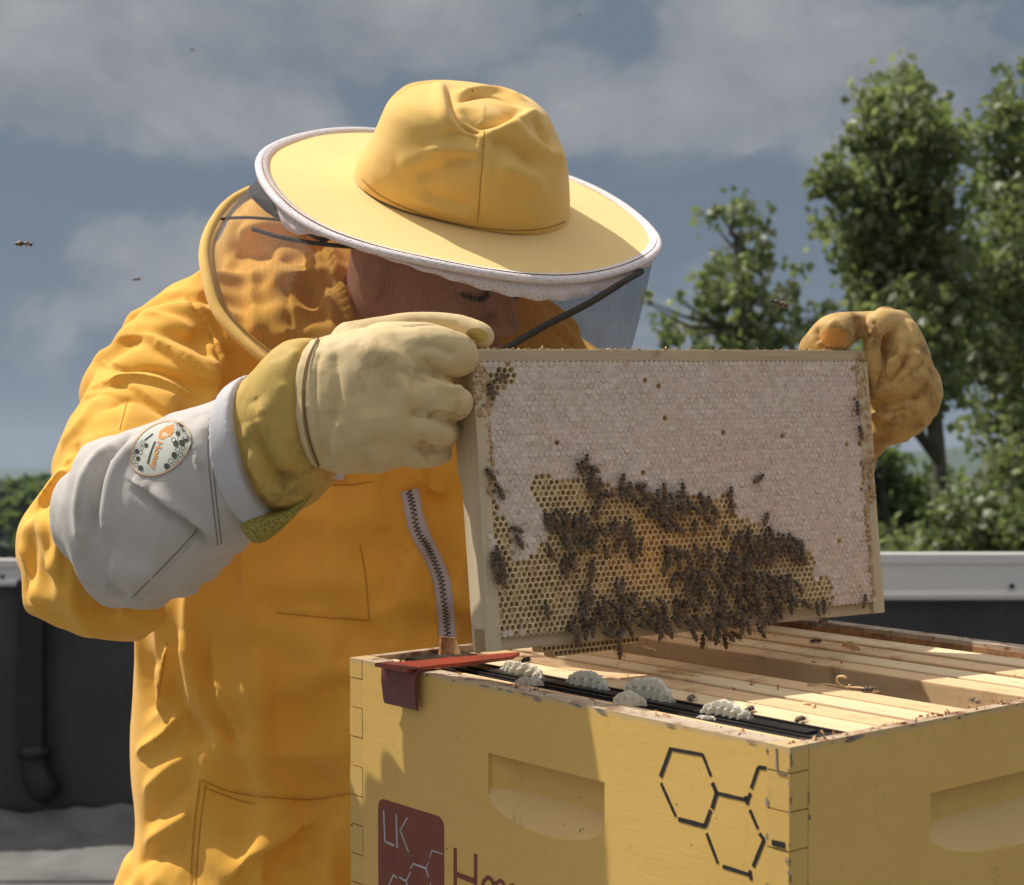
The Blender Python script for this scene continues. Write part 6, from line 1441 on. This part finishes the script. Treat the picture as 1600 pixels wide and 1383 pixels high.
crown = obj('crown', v, f, m_hat, hat); KB = bvh_of(v, f)
mbs = [(563, 268), (590, 292), (630, 314), (680, 333), (745, 347), (800, 353), (850, 350), (884, 340)]
m_hseam = fabric('hat_thread', (.50, .28, .07), (.42, .23, .06))
for s_ in ([(757, 205), (754, 250), (750, 300), (746, 346)], [(566, 280), (592, 304), (630, 323), (680, 341), (745, 355), (800, 360), (850, 357), (884, 346)]): v2, f2 = ribbon2(s_, 1.6, 8, 1); decal('seam', KB, v2, f2, m_hseam, crown, .0005)

# ---- veil
veil = empty('veil', label='fine black mesh veil hanging from the brim to the jacket ring'); veil.parent = person
COLLAR = {196: (398, 297, 1.80), 188: (352, 325, 1.775), 176: (322, 380, 1.735), 162: (326, 440, 1.70), 148: (352, 502, 1.675), 126: (430, 570, 1.645), 108: (525, 620, 1.625), 92: (610, 655, 1.62), 72: (700, 685, 1.64), 50: (810, 680, 1.68), 24: (905, 670, 1.76), 2: (966, 615, 1.84), -28: (950, 570, 1.93), -60: (880, 520, 1.99), -95: (740, 440, 2.02), -130: (560, 350, 1.98), -155: (440, 292, 1.88)}
ks = sorted(COLLAR); KA = np.array([math.radians(k) for k in ks] + [math.radians(ks[0] + 360)]); KP = np.array([P(*COLLAR[k]) for k in ks] + [P(*COLLAR[ks[0]])])
def collar(th):
    th = (th - KA[0]) % (2 * math.pi) + KA[0]; i = min(len(KA) - 2, int(np.searchsorted(KA, th, 'right')) - 1); n_ = len(KP) - 1
    t = (th - KA[i]) / (KA[i + 1] - KA[i]); p0, p1, p2, p3 = KP[(i - 1) % n_], KP[i], KP[i + 1], KP[(i + 2) % n_]
    return .5 * ((2 * p1) + (-p0 + p2) * t + (2 * p0 - 5 * p1 + 4 * p2 - p3) * t * t + (-p0 + 3 * p1 - 3 * p2 + p3) * t ** 3)
def skirt(th):                          # lower edge of the white net band
    d = math.degrees(th) % 360; L_ = .0050 + .0135 * math.exp(-((d - 60) / 30) ** 2) + .020 * math.exp(-((d - 184) / 9) ** 2) + .015 * math.exp(-((d - 138) / 9) ** 2) + .003 * math.exp(-((d - 8) / 18) ** 2)
    return brim_pt(BR - .004 + .001 * math.sin(9 * th), th) + np.array((0, 0, -1)) * L_ * 1.15
na = 260; v = []
for j in range(7):
    t = j / 6
    for k in range(na): th_ = 2 * math.pi * k / na; v.append(brim_pt(BR - .002, th_, -.003) * (1 - t) + skirt(th_) * t + nUp * 0 + (E1 * math.cos(th_) + E2 * math.sin(th_)) * (.0022 * math.sin(th_ * 46 + t * 2) * t + .003 * math.sin(math.pi * t)))
f = [(j * na + k, j * na + (k + 1) % na, (j + 1) * na + (k + 1) % na, (j + 1) * na + k) for j in range(6) for k in range(na)]
m_net, k, bs, out = material('white_net')
oc = k.new('ShaderNodeTexCoord').outputs['Object']; vr = k.new('ShaderNodeTexVoronoi'); k.l.new(oc, vr.inputs['Vector']); vr.inputs['Scale'].default_value = 330
bs.inputs['Base Color'].default_value = (.68, .60, .61, 1); bs.inputs['Roughness'].default_value = .8
tr = k.new('ShaderNodeBsdfTransparent'); mx = k.new('ShaderNodeMixShader', i_0=k.ramp(vr.outputs['Distance'], ((.16, .45), (.30, 1.0)))); k.l.new(tr.outputs[0], mx.inputs[1]); k.l.new(bs.outputs[0], mx.inputs[2]); k.l.new(mx.outputs[0], out.inputs[0])
obj('net_band', v, f, m_net, veil, label='white net band gathered under the brim')
m_veil, k, bs, out = material('black_veil_mesh')
oc = k.new('ShaderNodeTexCoord').outputs['Object']
bs.inputs['Base Color'].default_value = (.012, .012, .016, 1); bs.inputs['Roughness'].default_value = .28; bs.inputs['Specular IOR Level'].default_value = .9
wv = k.new('ShaderNodeTexWave'); k.l.new(oc, wv.inputs['Vector']); wv.inputs['Scale'].default_value = 55; wv.inputs['Distortion'].default_value = 9; wv.inputs['Detail'].default_value = 1
fac = k.m('ADD', .35, k.m('MULTIPLY', wv.outputs['Fac'], .06))
glt = k.ramp(k.noise(oc, 650, 1, .5), ((.66, 0), (.70, 1)))  # sparkle of the mesh, painted in as pale specks
bump(k, bs, k.noise(oc, 900, 2, .6), 1.0, .0012)
tr = k.new('ShaderNodeBsdfTransparent'); mx = k.new('ShaderNodeMixShader', i_0=fac); k.l.new(tr.outputs[0], mx.inputs[1]); k.l.new(bs.outputs[0], mx.inputs[2])
sh = k.new('ShaderNodeBsdfDiffuse', i_Color=(.5, .46, .42, 1)); mx2 = k.new('ShaderNodeMixShader', i_0=k.m('MULTIPLY', glt, .25)); k.l.new(mx.outputs[0], mx2.inputs[1]); k.l.new(sh.outputs[0], mx2.inputs[2]); k.l.new(mx2.outputs[0], out.inputs[0])
v = []; nv = 26
for j in range(nv + 1):
    t = j / nv
    for k_ in range(na):
        th_ = 2 * math.pi * k_ / na; a, b = skirt(th_), collar(th_); p = a * (1 - t) + b * t
        o_ = (E1 * math.cos(th_) + E2 * math.sin(th_)); p = p + o_ * (.012 * math.sin(math.pi * t) * max(0, math.sin(th_)) + .0025 * math.sin(th_ * 23 + 3 * t) * math.sin(math.pi * t)); v.append(p)
f = [(j * na + k_, j * na + (k_ + 1) % na, (j + 1) * na + (k_ + 1) % na, (j + 1) * na + k_) for j in range(nv) for k_ in range(na)]
obj('mesh', v, f, m_veil, veil)
# jacket ring with its zip teeth
mb = MB(); ths = np.linspace(R(-165), R(197), 260); pts = [collar(t) for t in ths]; mb.tube(pts, .0062, 12)
mb.build('ring_piping', m_hat, veil, smooth=True, label='padded pale yellow ring piping')
mb = MB(); pts2 = [collar(t) + (HC - collar(t)) / np.linalg.norm(HC - collar(t)) * .0075 + np.array((0, -.003, 0)) for t in ths]; mb.tube(pts2, .0028, 8); mb.build('ring_tape', m_suit, veil, smooth=True)
mb = MB()
for t in np.arange(R(95), R(180), R(.62)):
    p = collar(t); q = p + (HC - p) / np.linalg.norm(HC - p) * .0075 + np.array((0, -.0056, 0)); mb.box(q[0] - .0011, q[0] + .0011, q[1] - .0008, q[1] + .0008, q[2] - .0009, q[2] + .0009)
mb.build('zipper_teeth', m_hat, veil, kind='stuff')
def strip(pts, w, label=None):
    K = catmull(np.array([P(a, b, c) for a, b, c in pts]), 8); mb = MB(); mb.tube([tuple(p) for p in K], w, 8, flat=1, up=(0, 1, 0))
    o = mb.build('black_tape', m_strip, veil, smooth=True)
    if label: o['label'] = label
strip([(1002, 424, 1.66), (975, 440, 1.62), (920, 474, 1.59), (850, 510, 1.56), (785, 548, 1.54)], .0032, 'black veil tape slanting down to the frame top')
strip([(395, 358, 1.70), (440, 371, 1.68), (500, 381, 1.66), (560, 386, 1.645), (610, 388, 1.64)], .0022); strip([(398, 296, 1.78), (425, 322, 1.76), (465, 345, 1.74), (510, 368, 1.72)], .0085, 'dark gathered veil edge below the brim at left')
strip([(345, 342, 1.745), (385, 340, 1.74), (440, 344, 1.73), (490, 352, 1.72)], .0016)
# ================================================================== the air between the roof and the far hills
hz_m = bpy.data.materials.new('haze'); hz_m.use_nodes = True; t_ = hz_m.node_tree
for n_ in list(t_.nodes): t_.nodes.remove(n_)
hk = NT(t_); pv_ = hk.new('ShaderNodeVolumePrincipled'); pv_.inputs['Color'].default_value = (.62, .74, .90, 1); pv_.inputs['Density'].default_value = .00018; pv_.inputs['Anisotropy'].default_value = .2
t_.links.new(pv_.outputs[0], hk.new('ShaderNodeOutputMaterial').inputs['Volume'])
MB().box(-5400, 5400, -5400, 5400, GZ - 12, 130).build('haze', hz_m, None, kind='stuff', label='thin bluish air over the far land', category='haze')
